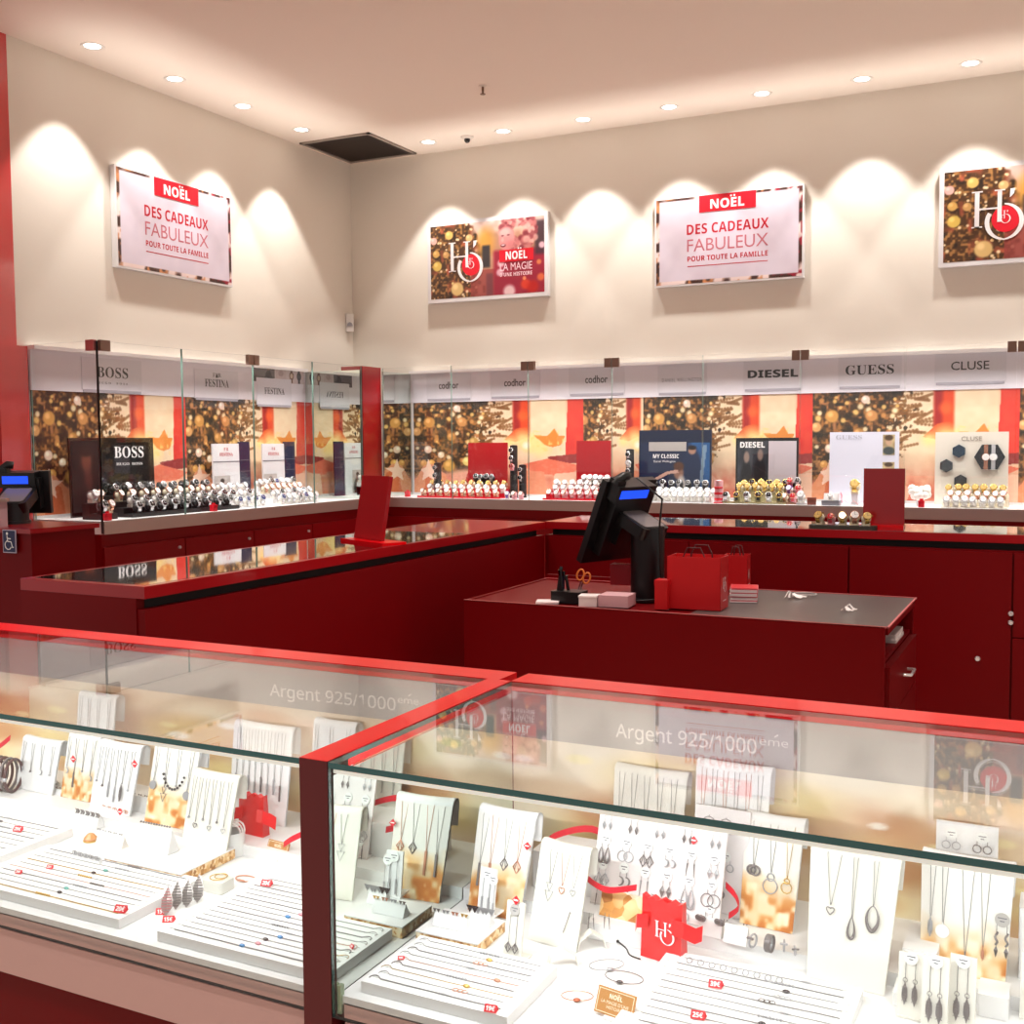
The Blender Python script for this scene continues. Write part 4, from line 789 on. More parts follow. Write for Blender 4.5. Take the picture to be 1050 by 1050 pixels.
def price_tag(txt, label, x, y, z, w=.02, rz=12, tilt=38):
    t = thing('price_tag', label, 'price tag', (x, y, z), R(rz)); h = w*.6; b = MB(); b.M = TM((0, 0, 0), rx=-R(tilt)); b.box((-w/2, 0, 0), (w/2, .0014, h)); b.add([(w/2, 0, 0), (w/2+w*.18, .0007, h*.5), (w/2, 0, h)], [(0, 1, 2), (2, 1, 0)]); b.build('card', REDPRINT, t)
    b = MB(); b.M = TM((0, 0, 0), rx=-R(tilt)) @ UPRIGHT((0, -.0004, 0)); put_text(b, sansb(txt)+'€', h*.56, 0, h*.2, w*.74, off=.015); b.build('lettering', INKW, t); return t
def rhomb_tag(label, M, s=.0075):
    t = thing('discount_tag', label, 'tag'); t.location, q, _ = M.decompose(); t.rotation_euler = q.to_euler()
    b = MB(); b.M = TM((0, -.002, 0), rx=R(90)) @ TM((0, 0, 0), R(45)); b.box((-s*.62, -s*.62, 0), (s*.62, s*.62, .001)); b.build('card', REDPRINT, t)
    b = MB(); b.box((-s*.5, -.0034, -.0008), (s*.5, -.0031, .0012)); b.build('printed_line', INKW, t); return t
def bracelet_tray(label, what, x0, y0, x1, y1, n, charms, seed, h=.016, curl=True):
    t = thing('bracelet_tray', label, 'tray', ((x0+x1)/2, y0, ZB)); w = (x1-x0)/2; d = y1-y0
    b = MB(); b.box((-w, 0, 0), (w, d, h)); b.build('pad', WHITEM, t)
    b = MB()
    for k in range(n): y = d*(k+.9)/(n+.8); b.box((-w+.008, y+.0026, h), (w-.008, y+.0042, h+.0008))
    b.build('ridges', mat('pale_grey_ridge', (214, 214, 214), .6), t)
    g = random.Random(seed); cs = [SILVER, SILVERD, ROSE, GOLD, mat('blue_stone', (70, 140, 200), .15, coat=1), mat('green_stone', (110, 175, 165), .15, coat=1), mat('pink_stone', (220, 150, 160), .2, coat=1), mat('dark_stone', (50, 40, 46), .2, coat=1)]
    for k in range(n):
        y = y0+d*(k+.9)/(n+.8); z = ZB+h+.0012; cm, cx, kind = charms[k % len(charms)]
        o = thing('bracelet', '%s, %s from the front' % (what, ORD[k]), 'bracelet', ((x0+x1)/2, y, z)); pts = []
        b = MB(); L = w-.014-g.random()*.01
        if curl: pts = [(-L-.004+.007*math.cos(R(a)), .007*math.sin(R(a)), .0) for a in range(200, 20, -30)]
        b.tube(pts+[(-L+.006, 0, 0)]+[(-L+2*L*j/8, g.uniform(-.0006, .0006), 0) for j in range(1, 9)], .00048 if k % 3 else .0008, 0, 5); b.build('chain', [mat('bracelet_chain', (150, 146, 146), .4, metal=.3), CHAIN, MATS['bracelet_chain'], GOLD, ROSE][g.randrange(5) if seed % 2 else g.randrange(3)], o)
        b = MB(); c = cx*L+g.uniform(-.01, .01)
        if kind == 'stone': b.sphere((c, 0, .001), .0042, n=10, sc=(1.3, .8, .6))
        elif kind == 'beads':
            for j in range(-3, 4): b.sphere((c+j*.0048, 0, .0006), .0021, n=8)
        elif kind == 'hoops':
            for j in (-1, 0, 1): b.torus((c+j*.007, 0, .0015), .0042, .0006, n=14)
        else: b.cbox((c, 0, .0008), (.012, .003, .0016))
        b.build('charm', cs[cm], o)
    return t
def at2(px, py, z=ZB): p = at(px, py, z=z); return p.x, p.y
def gift_pouch(label, x, y, z, w, h, rz, logo, tails):
    t = thing('gift_pouch', label, 'gift bag', (x, y, z), R(rz)); d = w*.34; m = mat('bright_red_paper', (214, 8, 18), .3, coat=.3); zz = []
    n = 8; b = MB(); vs = []
    for yy in (0, d):
        vs += [(-w/2, yy, 0), (w/2, yy, 0)]+[(w/2-w*k/n, yy+(d*.25 if yy == 0 else -d*.25), h-(k % 2)*h*.05) for k in range(n+1)]
    k = n+3; b.add(vs, [tuple(range(k)), tuple(range(2*k-1, k-1, -1))]+[(i, k+i, k+(i+1) % k, (i+1) % k) for i in range(k)]); b.build('body', m, t)
    rm = mat('red_satin_ribbon', (224, 6, 20), .28, coat=.2); b = MB(); zb = h*.62
    b.ribbon([(w*.3, -.001, zb), (w*.62, -.006, zb+.002), (w*.86, .0, zb-.004), (w*1.0, .004, zb+.001 if tails else zb-.01)], h*.24, .0012, 0, wid=(0, .15, 1))
    b.ribbon([(-w*.3, -.001, zb), (-w*.55, -.005, zb-.003), (-w*.64, .002, zb-.012)], h*.22, .0012, 0, wid=(0, .1, 1)); b.ribbon([(-w*.55, d, zb), (0, d*.5, h*.93), (w*.2, d*.4, h*.95)], h*.15, .0012, 0, wid=(.3, -.4, 1)); b.build('bow', rm, t)
    if logo: b = MB(); b.M = UPRIGHT((-w*.08, -.0008, h*.40)); ho_logo(b, h*.26); b.build('logo', INKW, t)
    return t, d
def curl_ribbon(label, pts, w=.012, wid=(0, .2, 1)):
    b = MB(); b.ribbon(pts, w, .0012, 0, wid=wid); return tag(b.build('satin_ribbon', mat('crimson_satin', (206, 8, 40), .3, coat=.2)), label, 'ribbon')
def spl(P, n=5):
    out = []; P = [Vector(p) for p in P]
    for i in range(len(P)-1):
        a, b_, c, d = P[max(i-1, 0)], P[i], P[i+1], P[min(i+2, len(P)-1)]
        for k in range(n): t = k/n; out.append(.5*((2*b_)+(c-a)*t+(2*a-5*b_+4*c-d)*t*t+(3*b_-a-3*c+d)*t**3))
    return out+[P[-1]]
def white_box(label, x0, y0, x1, y1, z, h):
    b = MB(); b.rbox((x0, y0, 0), (x1, y1, h), .003); o = b.build('display_block', WHITE, loc=(0, 0, z)); return tag(o, label, 'display block')
def gold_sign(label, x, y, z, w, rz):
    t = thing('gold_sign', label, 'sign', (x, y, z), R(rz)); h = w*.58; M = TM((0, 0, .004), rx=-R(24)); b = MB(); b.M = M; b.box((-w/2, 0, 0), (w/2, .002, h)); b.build('card', mat('bronze_gold_card', (196, 138, 78), .35, metal=.25), t)
    b = MB(); b.M = M @ UPRIGHT((0, -.0004, 0)); e = .0022
    for a, c in (((-w/2+e, e), (w/2-e, e+.0008)), ((-w/2+e, h-e-.0008), (w/2-e, h-e)), ((-w/2+e, e), (-w/2+e+.0008, h-e)), ((w/2-e-.0008, e), (w/2-e, h-e))): b.box((*a, 0), (*c, .0003))
    put_text(b, sansb('NOEL'), h*.17, 0, h*.63, w*.34, off=.01)
    for q in (.012, .05): b.cyl((w*(.03+q), h*.84, 0), h*.018, .0003, n=8, smooth=False)
    put_text(b, "LA MAGIE D'UNE", h*.12, 0, h*.42, w*.72); put_text(b, 'HISTOIRE', h*.12, 0, h*.24, w*.4); b.build('lettering', mat('cream_ink', (250, 236, 206), .5), t)
    b = MB(); b.M = TM((0, 0, 0)); b.box((-w*.2, -.006, 0), (w*.2, .012, .004)); b.build('holder', WHITE, t); return t
# ------------------------------------------------------------------ right-hand unit
bracelet_tray('white bracelet tray with a 19 euro tag, before the plinth beside the red post', 'fine bracelet on the tray with the 19 euro tag', 4.658, -6.792, 4.885, -6.632, 9, [(0, .15, 'bar'), (2, .25, 'hoops'), (3, .3, 'stone'), (0, .05, 'beads'), (2, .6, 'stone')], 3)
price_tag('19', 'red 19 euro tag at the front edge of a bracelet tray', *at2(502, 1037, .705), ZB+.018, .017, 8)
price_tag('19', 'small red tag at the curled ends of the bracelets near the red post', *at2(411, 983, .705), ZB+.018, .009, 30)
plinth('low gold sided plinth with a white top beside the red post, under small stud cards', 4.645, -6.625, 4.752, -6.535, ZB, .018)
S = stud_card('small white stud card on the gold sided plinth near the red post', 4.688, -6.60, ZB+.0185, .058, .02)
stud_row(S, 'tiny triangle studs on the white card near the red post', 'tristud', 4, mats_=[SILVERD, SILVER, ROSE, GOLD])
S = stud_card('narrow white stud card at the right end of the gold sided plinth', 4.727, -6.575, ZB+.0185, .034, .024)
stud_row(S, 'black and white triangle studs on the narrow card of the plinth', 'tristud', 3, s=1.9, mats_=[MATS['dark_stone'], SILVER, SILVER])
SA = neck_stand('white and gold necklace stand with bar and rhombus pendants beside the red post', 4.708, -6.49, ZB, .108, .155, 15, -4, gold=41)
necklace(SA, 'silver bar necklace on the white and gold stand near the red post', -.66, .50, 'bar', 1.2, SILVERD); necklace(SA, 'rose bar necklace on the white and gold stand near the red post', -.30, .48, 'bar', 1.3, ROSE)
necklace(SA, 'silver rhombus necklace on the white and gold stand near the red post', .18, .40, 'rhomb', 1.1, SILVERD); necklace(SA, 'rose rhombus necklace on the white and gold stand near the red post', .62, .40, 'rhomb', 1.1, ROSE)
rhomb_tag('red discount tag beside the rose rhombus necklace', SA['M'] @ TM((.050, -.004, .118)))
# clear narrow stands with long earrings, in front of the gold stand
for k, (px, py, w, hh, kind, lab) in enumerate(((497, 952, .03, .075, 'bar', 'long chain earrings with a white disc on the clear stand over the plinth'), (524, 988, .03, .088, 'rhomb', 'rhombus earrings with a grey disc on the narrow white stand'))):
    x, y = at2(px, py); z = ZB if k else ZB+.0185
    S = board(('clear narrow earring stand standing over the gold sided plinth', 'narrow white earring stand in front of the white pendant bust')[k], x, y+(0 if k else .0), z, w, hh, 10, -6, m=IVORY if k else WHITE)
    earring_pair(lab, onb(S, .0, .88), kind, .8, .006, .03+.012*k, SILVERD if k else SILVER, TAGG if k else TAGM)
    if not k: earring_pair('second long chain earrings with a white disc on the clear stand over the plinth', onb(S, .75, .80), 'bar', .7, .004, .03)
    else: rhomb_tag('red discount tag on top of the narrow white earring stand', onb(S, .1, 1.04))
SC_ = neck_stand('small white pendant bust in front of the ribbon block, with triangle and heart pendants', 4.838, -6.548, ZB, .088, .138, 14, -8, m=IVORY, taper=.98)
necklace(SC_, 'silver double triangle necklace on the small white bust', -.35, .34, 'tri', 1.0); necklace(SC_, 'rose heart necklace on the small white bust', .15, .34, 'heart', 1.1, ROSE, .007); necklace(SC_, 'silver heart necklace on the small white bust', .6, .34, 'heart', 1.0, SILVER, .007)
t = thing('pin_brooch', 'thin dark pin near the foot of the small white bust', 'pin'); M = SC_['M'] @ TM((.022, -.002, .04)); t.location, q, _ = M.decompose(); t.rotation_euler = q.to_euler(); b = MB(); b.tube([(-.004, -.001, -.016), (.004, -.001, .014)], .0007, 0, 6); b.build('needle', SILVERD, t); b = MB(); b.sphere((.004, -.001, .0145), .0016, n=8); b.build('head', SILVERD, t)
white_box('white block under the red ribbon loop, behind the white bust', 4.735, -6.40, 4.90, -6.31, ZR2, .062)
p = at(600, 862, y=-6.38)
curl_ribbon('red ribbon loop lying on the white block', spl([(p.x+.06, p.y+.02, p.z-.008), (p.x+.0, p.y+.03, p.z+.010), (p.x-.055, p.y+.01, p.z-.002), (p.x-.06, p.y-.02, p.z-.012), (p.x-.02, p.y-.045, p.z-.022)]), .011)
white_box('white block under the gold card and ribbon', 4.875, -6.50, 4.965, -6.455, ZB, .026)
t = thing('gold_card', 'gold glitter card standing on the white block beside the red gift pouch', 'card', (4.925, -6.478, ZB+.0265), R(-4)); b = MB(); b.M = TM((0, 0, 0), rx=-R(18)); b.box((-.04, 0, 0), (.04, .002, .042)); b.build('face', GLITP, t); b = MB(); b.box((-.04, .0, 0), (.04, .016, .002)); b.build('foot', WHITE, t)
p = at(620, 908, y=-6.49)
curl_ribbon('red ribbon draped over the gold glitter card', spl([(p.x-.036, p.y, p.z+.012), (p.x-.015, p.y-.005, p.z+.002), (p.x+.01, p.y-.004, p.z-.004), (p.x+.05, p.y+.005, p.z+.004)]), .009)
rhomb_tag('red discount tag at the left end of the draped ribbon', TM((p.x-.04, p.y-.006, p.z+.012)), .0085)
for k, px in enumerate((606, 622)):
    pp = at(px, 945, y=-6.512); S = None
    earring_pair('thin spike earrings hanging under the gold card, %s pair' % ORD[k], TM((pp.x, pp.y+.003, pp.z+.012)), 'spike', .9, .0035, .006, SILVERD, card=False)
# large earring wall
SH = board('tall white earring wall full of disc tagged earrings behind the red gift pouch', 4.955, -6.425, ZR2, .215, .150, 16, -3, m=mat('pinkish_white_board', (232, 226, 226), .6))
SH2 = board('second white earring board with hoops, right of the tall earring wall', 5.045, -6.375, ZR2, .09, .165, 8, -3, m=MATS['pinkish_white_board'])
rows = [(.93, 5, 'leafdrop', .9), (.68, 6, 'drop', 1.0), (.42, 6, 'leafdrop', 1.2), (.20, 5, 'stud', 1.0)]
rn = ['top row', 'second row', 'third row', 'bottom row']
for r_, (v, n, kd, s) in enumerate(rows):
    for k in range(n):
        u = -.85+1.7*k/(n-1); kk = ('spike', 'leafdrop', 'drop', 'hoop', 'rhomb', 'moon')[(k+r_*2) % 6] if r_ else kd
        earring_pair('silver earrings in the %s of the tall earring wall, %s from the left' % (rn[r_], ORD[k]), onb(SH, u, v), kk, s, .0055, .008, SILVERD if (k+r_) % 2 else SILVER, card=r_ > 0)
rhomb_tag('red discount tag on the upper right of the tall earring wall', onb(SH, .52, .83))
earring_pair('large silver hoop earrings on the second earring board', onb(SH2, -.15, .92), 'hoop', 1.3, .014, .003, SILVERD, card=False); earring_pair('white disc tagged hoop earrings on the second earring board', onb(SH2, .2, .55), 'hoop', .7, .008, .006, SILVER)
earring_pair('knotted earrings low on the second earring board', onb(SH2, -.1, .28), 'knot', .8, .007, .004, SILVERD)
# red gift pouch and cards beside it
x, y = at2(677, 986); gift_pouch('red gift pouch with a white monogram and bow on the white deck', x, y, ZB, .066, .092, -10, True, True)
for k, (px, py) in enumerate(((726, 962), (752, 970))):
    x, y = at2(px, py, ZR2); S = stud_card(('low white stud card just right of the red gift pouch', 'low white stud card between the pouch and the ring stand')[k], x, y+.005, ZR2, .036, .026, .02, -5)
    stud_row(S, ('oxidised studs on the card right of the pouch', 'small studs on the card before the ring stand')[k], 'knot' if not k else 'stud', 2, SILVERD, .55)
curl = at(752, 922, y=-6.40)
curl_ribbon('short red ribbon curl left of the gold stand with the ring pendants', spl([(curl.x-.012, curl.y, curl.z+.02), (curl.x+.004, curl.y-.004, curl.z+.008), (curl.x+.008, curl.y, curl.z-.012), (curl.x-.006, curl.y-.004, curl.z-.026)]), .01)
RG = None
for k, (px, py, w) in enumerate(((772, 972, 1.0), (789, 976, 1.15), (804, 976, .85), (815, 980, .7))):
    x, y = at2(px, py, ZR2); o = thing('silver_ring', ('silver twisted ring at the left of the ring row', 'broad silver wave ring in the ring row', 'slim silver ring in the ring row', 'slim silver ring at the right of the ring row')[k], 'ring', (x, y, ZR2+.011*w), R(-20+14*k))
    b = MB(); b.torus((0, 0, 0), .0095*w, .0016*w, ax='x', n=24); b.build('band', SILVER, o)
    b = MB()
    for q in range(5): b.torus((.0016*(q-2)*w, 0, 0), .0102*w, .0011*w, ax='x', n=24) if k == 1 else b.sphere((.002*(q-2), -.0075*w, .006*w), .0022*w, n=8)
    b.build('setting', SILVERD if k != 2 else SILVER, o)
SD = neck_stand('gold printed necklace stand with knot and ring pendants, behind the ring row', 5.125, -6.392, ZR2, .092, .155, 13, -4, gold=52)
necklace(SD, 'dark knot necklace on the gold printed stand behind the rings', -.55, .42, 'knot', 1.1, SILVERD); necklace(SD, 'silver double ring necklace on the gold printed stand behind the rings', .05, .46, 'rings', 1.1); necklace(SD, 'pale ring necklace on the gold printed stand behind the rings', .6, .48, 'rings', .8, GOLD)
SB = neck_stand('broad ivory pendant bust with three drop pendants, in front of the bokeh panel', 5.258, -6.484, ZB, .128, .176, 13, -6, m=IVORY, taper=.84)
necklace(SB, 'silver half moon necklace on the broad ivory bust', -.42, .40, 'heart', 1.2, SILVERD, .010); necklace(SB, 'open silver teardrop necklace on the broad ivory bust', .06, .46, 'drop', 1.25, SILVERD, .003); necklace(SB, 'open dark oval necklace on the broad ivory bust', .5, .34, 'oval', 1.2, SILVERD, .003)
white_box('white block standing between the ivory bust and the feather stand', 5.33, -6.45, 5.375, -6.36, ZB, .055); white_box('low white block at the foot of the feather stand', 5.325, -6.51, 5.36, -6.462, ZB, .018)
SE = neck_stand('tall white and gold stand of feather necklaces at the right', 5.405, -6.425, ZB, .122, .168, 10, -4, gold=63)
necklace(SE, 'pale feather necklace on the white and gold feather stand, first from the left', -.72, .45, 'feather', .8, SILVER, .004); necklace(SE, 'disc and feather necklace on the white and gold feather stand', -.45, .50, 'plate', 1.1, SILVERD, .004, TAGM); necklace(SE, 'long chain necklace mid way on the feather stand', .05, .7, 'bar', .6, SILVERD, .008)
necklace(SE, 'rose leaf necklace on the white and gold feather stand', .42, .62, 'feather', .5, SILVERD, .006, ROSE)
for k, (px, py, hh, kd, s, tm, lab) in enumerate(((932, 1045, .085, 'feather', .85, TAGM, 'broad feather earrings with a white disc, first card before the feather stand'), (957, 1062, .10, 'feather', .95, TAGM, 'long feather earrings with a white disc, second card before the feather stand'), (985, 1062, .10, 'feather', .9, TAGM, 'triple feather earrings with a white disc, third card before the feather stand'))):
    x, y = at2(px, py); S = board(('clear earring card holder first before the feather stand', 'clear earring card holder second before the feather stand', 'clear earring card holder third before the feather stand')[k], x, y, ZB, .032, hh, 8, -4, m=IVORY)
    earring_pair(lab, onb(S, 0, .93), kd, s, .0062, .022+.012*(k > 0), SILVERD, tm)
earring_pair('twisted dark leaf earrings with a grey disc on the feather stand', SE['M'] @ TM((.049, -.003, .105)), 'twist', 1.0, .0065, .012, SILVERD, TAGG, r=.0095)
white_box('tall white block right of the feather stand', 5.475, -6.40, 5.52, -6.34, ZB, .12); white_box('low white block right of the feather stand', 5.43, -6.49, 5.468, -6.44, ZB, .03)
S = board('white earring card with a disc at the right edge', 5.505, -6.475, ZB, .05, .085, 10, -4, m=IVORY); earring_pair('knot earrings with a white disc at the right edge', onb(S, -.2, .62), 'knot', .7, .006, .006, SILVERD)
SF = neck_stand('white necklace stand high at the back with pinkish chains, right of the earring wall', 5.045, -6.33, ZR2, .125, .21, 8, -3)
for k in range(6): necklace(SF, 'fine chain on the high white stand at the back, %s from the left' % ORD[k], -.75+.3*k, .55, 'ball', .8, SILVER if k % 2 else ROSE, .004)
SG = neck_stand('white necklace stand at the back left of the high stand', 4.905, -6.33, ZR2, .13, .185, 8, -3, m=IVORY)
for k in range(5): necklace(SG, 'fine chain on the white back stand over the earring wall, %s from the left' % ORD[k], -.75+.36*k, .5, 'ball', .8, SILVER, .005)
S = board('small white earring board high at the back right', 5.40, -6.315, ZR2, .085, .175, 5, 0, m=WHITE)
for k in range(2): earring_pair('disc tagged earrings on the high board at the back right, %s from the left' % ORD[k], onb(S, -.5+k, .9), 'hoop', .7, .007, .006, SILVERD if k else SILVER)
# loose bracelets, folded stands and sign on the deck
for k, (px, py) in enumerate(((577, 990), (606, 973))):
    x, y = at2(px, py); b = MB(); b.M = TM((0, 0, 0), R(35)); b.ribbon([(-.022, 0, .0), (-.018, 0, .014), (0, 0, .026), (.018, 0, .014), (.022, 0, 0)], .016, .0016, wid=(0, 1, 0)); tag(b.build('folded_holder', IVORY, loc=(x, y, ZB+.002)), ('white folded holder lying left of the loose bracelets', 'white folded holder lying below the gold card')[k], 'holder')
for k, (px, py, r_, m, lab) in enumerate(((640, 1003, .028, SILVERD, 'thin cord bracelet with a dark bead lying behind the gold sign'), (592, 1022, .022, ROSE, 'rose bracelet with a copper disc lying left of the gold sign'), (622, 990, .026, SILVER, 'silver chain bracelet standing curled above the gold sign'))):
    x, y = at2(px, py); o = thing('loose_bracelet', lab, 'bracelet', (x, y, ZB+.0015), R(20*k)); b = MB(); b.torus((0, 0, 0), r_, .0007, n=30, sy=.62); b.build('cord', m, o)
    b = MB(); b.sphere((0, -r_*.62, .001), .0045, n=10, sc=(1.2, 1, .5)); b.build('charm', (MATS['dark_stone'], mat('copper', (176, 96, 70), .3, metal=.8), SILVER)[k], o)
x, y = at2(642, 975); b = MB(); b.tube(spl([(x-.018, y+.012, ZB+.006), (x, y, ZB+.004), (x+.012, y-.016, ZB+.003), (x+.03, y-.02, ZB+.002)]), .0012, 0, 6); b.sphere((x-.018, y+.012, ZB+.006), .0026, n=8); tag(b.build('black_cord', BLACK), 'short black cord clasp lying in front of the red gift pouch', 'cord')
x, y = at2(628, 1046); gold_sign('bronze gold sign with a cream border on the deck before the red pouch', x, y, ZB, .058, -10)
bracelet_tray('white bracelet tray with 39 and 25 euro tags, before the ivory bust', 'silver bracelet on the tray with the 39 euro tag', 5.012, -6.80, 5.288, -6.515, 14, [(0, .4, 'hoops'), (7, .35, 'stone'), (0, .3, 'beads'), (0, .5, 'bar'), (7, .3, 'hoops')], 4, curl=False)
price_tag('39', 'red 39 euro tag towards the back of the right bracelet tray', *at2(733, 1012, .705), ZB+.018, .018, 8); price_tag('25', 'red 25 euro tag at the front of the right bracelet tray', *at2(715, 1044, .705), ZB+.018, .018, 8)
for k in range(9):
    x, y = at2(707+k*11.5, 987+k*2.6, ZB+.017); o = thing('huggie_hoop', 'small silver hoop in the row behind the 39 euro tag, %s from the left' % ORD[k], 'earring', (x, y, ZB+.0205), R(25)); b = MB(); b.torus((0, 0, 0), .0042, .0008, ax='y', n=16); b.build('hoop', SILVER, o)
# ------------------------------------------------------------------ left-hand unit
bracelet_tray('white bracelet tray at the left edge with two small red tags', 'bracelet on the tray at the left edge', 3.36, -6.79, 3.80, -6.52, 13, [(0, .3, 'bar'), (7, .2, 'beads'), (0, .5, 'beads'), (1, .35, 'stone')], 6, curl=False)
bracelet_tray('white bracelet tray with a green and a dark charm, before the gold sided plinth', 'bracelet on the tray with the green charm', 3.83, -6.79, 4.20, -6.605, 10, [(3, .0, 'beads'), (7, .05, 'stone'), (5, .1, 'stone'), (0, .2, 'beads'), (1, .3, 'beads')], 7, curl=False)
bracelet_tray('white bracelet tray with blue charms, left of the red post', 'bracelet on the tray with the blue charms', 4.285, -6.795, 4.568, -6.545, 15, [(4, .1, 'stone'), (6, .2, 'stone'), (7, .25, 'stone'), (4, .3, 'stone'), (0, .4, 'bar'), (0, .1, 'beads'), (0, .55, 'beads')], 8, curl=False)
price_tag('20', 'red 20 euro tag at the left edge tray', *at2(17, 852, .705), ZB+.018, .019, 12); price_tag('20', 'small red tag at the front of the left edge tray', *at2(18, 895, .705), ZB+.018, .012, 12); price_tag('20', 'small red tag at the back corner of the green charm tray', *at2(50, 890, .705), ZB+.018, .012, 12)
price_tag('20', 'red 20 euro tag at the right end of the green charm tray', *at2(122, 935, .705), ZB+.018, .021, 12); price_tag('20', 'red 20 euro tag at the back of the blue charm tray', *at2(272, 908, .705), ZB+.018, .019, 12)
for k, (px, py) in enumerate(((159, 929), (166, 936), (173, 944))): price_tag('15', 'red 15 euro tag before the striped leaf pendants, %s from the back' % ORD[k], *at2(px-1, py+2), ZB, .018, 30)
for k, (px, py) in enumerate(((170, 935), (180, 929), (191, 927), (202, 922))):
    x, y = at2(px, py+4); o = thing('leaf_pendant', 'grey striped leaf pendant standing behind the 15 euro tags, %s from the left' % ORD[k], 'pendant', (x, y, ZB), R(30), rx=R(-30))
    b = MB(); b.add([(0, 0, 0), (.009, 0, .012), (.0095, 0, .024), (0, 0, .048), (-.0095, 0, .024), (-.009, 0, .012), (0, -.003, .022)], [(0, 1, 6), (1, 2, 6), (2, 3, 6), (3, 4, 6), (4, 5, 6), (5, 0, 6), (0, 5, 4, 3, 2, 1)]); b.build('leaf', mat('grey_enamel', (176, 170, 166), .35, metal=.4), o)
    b = MB()
    for q in range(9): z = .005+q*.0044; ww = .0088*math.sin(min(1, (z+.006)/.05)*math.pi)*.95; b.box((-ww, -.0036, z), (ww, -.0026, z+.0016))
    b.build('stripes', [SILVERD, mat('rose_stripe', (190, 120, 124), .4)][k == 0], o)
plinth('low gold sided plinth with a white top, mid way along the left case', 3.985, -6.615, 4.165, -6.475, ZB, .02)
S = stud_card('white stud card on the mid plinth of the left case', 4.045, -6.56, ZB+.0205, .075, .044, .03); stud_row(S, 'small studs on the card of the mid plinth', 'stud', 6, SILVERD)
for k, (px, py, w, h, kd, lab, what) in enumerate(((85, 893, .07, .028, 'hoop', 'low white card of hoops before the mid plinth', 'small hoops on the low card before the mid plinth'), (86, 848, .07, .03, 'moon', 'white card of crescent earrings left of the mid plinth', 'crescent earrings on the card left of the mid plinth'),
                                           (110, 872, .07, .028, 'stud', 'white card with a row of studs and an orange stone', 'stone studs on the card with the orange stone'), (115, 845, .075, .03, 'hoop', 'white card of coloured hoops beside the ruby tag', 'coloured hoops on the card beside the ruby tag'),
                                           (60, 826, .08, .03, 'stud', 'white card of studs on the back step at the left', 'studs on the card of the left back step'), (135, 842, .085, .05, 'stud', 'tall white card of studs behind the mid plinth', 'studs on the tall card behind the mid plinth'))):
    x, y = at2(px, py); S = stud_card(lab, x, y, ZB, w, h, .024, -3); stud_row(S, what, kd, 5, [SILVER, SILVERD, SILVER, ROSE, SILVERD, SILVERD][k], .8 if kd != 'hoop' else .45)
t = thing('orange_stone', 'small orange stone standing beside the stud card', 'stone', (*at2(93, 862, ZB), ZB)); b = MB(); b.lathe([(.012, 0), (.013, .006), (.006, .014), (0, .016)], n=8, smooth=False); b.build('stone', mat('orange_gem', (214, 150, 96), .2, coat=1), t); b = MB(); b.cyl((0, 0, 0), .014, .002, n=16); b.build('setting', GOLD, t)
def lstand(label, px, pyb, pyt, w, yy, lean, m=None, gold=0, n=0, kinds=('ball',), what='', drop=.5, taper=.95, mm=SILVER):
    p = at(px, pyb, y=yy); z = ZR2 if yy > -6.455 else ZB; h = (at(px, pyt, y=yy+.02).z-z)/math.cos(R(lean)); S = neck_stand(label, p.x, yy, z, w, h, lean, -2, gold, taper, m)
    for k in range(n): necklace(S, '%s, %s from the left' % (what, ORD[k]), -.75+1.5*k/max(1, n-1), drop+.06*(k % 2), kinds[k % len(kinds)], 1.0, [mm, SILVERD, SILVER][k % 3], .004)
    return S
S1 = lstand('white and gold necklace stand on the back step at the left', 78, 830, 757, .095, -6.40, 10, gold=71, n=4, kinds=('moon', 'bar', 'ball'), what='fine necklace on the left white and gold stand')
S2 = lstand('wide white necklace bust with black drops left of the gold panel', 112, 838, 768, .12, -6.43, 12, n=6, kinds=('ball', 'ball', 'bar', 'bar', 'feather'), what='fine necklace on the wide white bust with black drops', drop=.52)
S3 = lstand('white and gold stand with a black bead necklace, at the middle of the left case', 170, 845, 768, .12, -6.44, 12, gold=75, n=4, kinds=('plate', 'tri', 'ball'), what='necklace on the stand with the black beads', drop=.45)
S4 = lstand('plain white necklace bust with fine chains before the red gift pouch', 207, 880, 800, .115, -6.50, 13, IVORY, n=6, kinds=('ball', 'heart'), what='fine chain on the plain white bust', drop=.5)
S5 = lstand('pale back stand at the left under the reflected corner glass', 92, 800, 716, .115, -6.335, 6, n=4, what='fine chain on the pale back stand at the left')
S6 = lstand('clear white back stand of long chains, before the band lettering', 262, 800, 748, .15, -6.345, 6, n=8, kinds=('bar',), what='long chain on the back stand before the band lettering')
S7 = lstand('white back stand beside the red beam', 335, 810, 745, .10, -6.33, 6, n=3, what='chain on the back stand beside the red beam')
S8 = lstand('white earring stand with red streaks of light, left edge of the case', 35, 825, 762, .12, -6.40, 10, n=4, kinds=('moon', 'ball'), what='earring chain on the left edge stand')
for S, px, py, lab in ((S1, 76, 778, 'red discount tag between the left white stands'), (S3, 139, 783, 'red discount tag beside the black bead stand')): p = at(px, py, y=S['t'].location.y-.0); rhomb_tag(lab, TM((p.x, p.y, p.z)), .009)
p = at(124, 832, y=-6.50); rhomb_tag('ruby red tag standing on the coloured hoop card', TM((p.x, p.y, p.z)), .008)
b = MB(); M = S3['M']; cx = .03
for k in range(11): a = R(205+13*k); b.sphere(tuple(M @ Vector((cx-.022+.03*math.cos(a), -.004, S3['h']*.78+.045*math.sin(a)))), .0028, n=8)
tag(b.build('bead_necklace', MATS['dark_stone']), 'black bead necklace on the middle white and gold stand', 'necklace')
S9 = board('white earring board of long drop earrings, right part of the left case', 4.43, -6.40, ZR2, .20, .13, 14, -2)
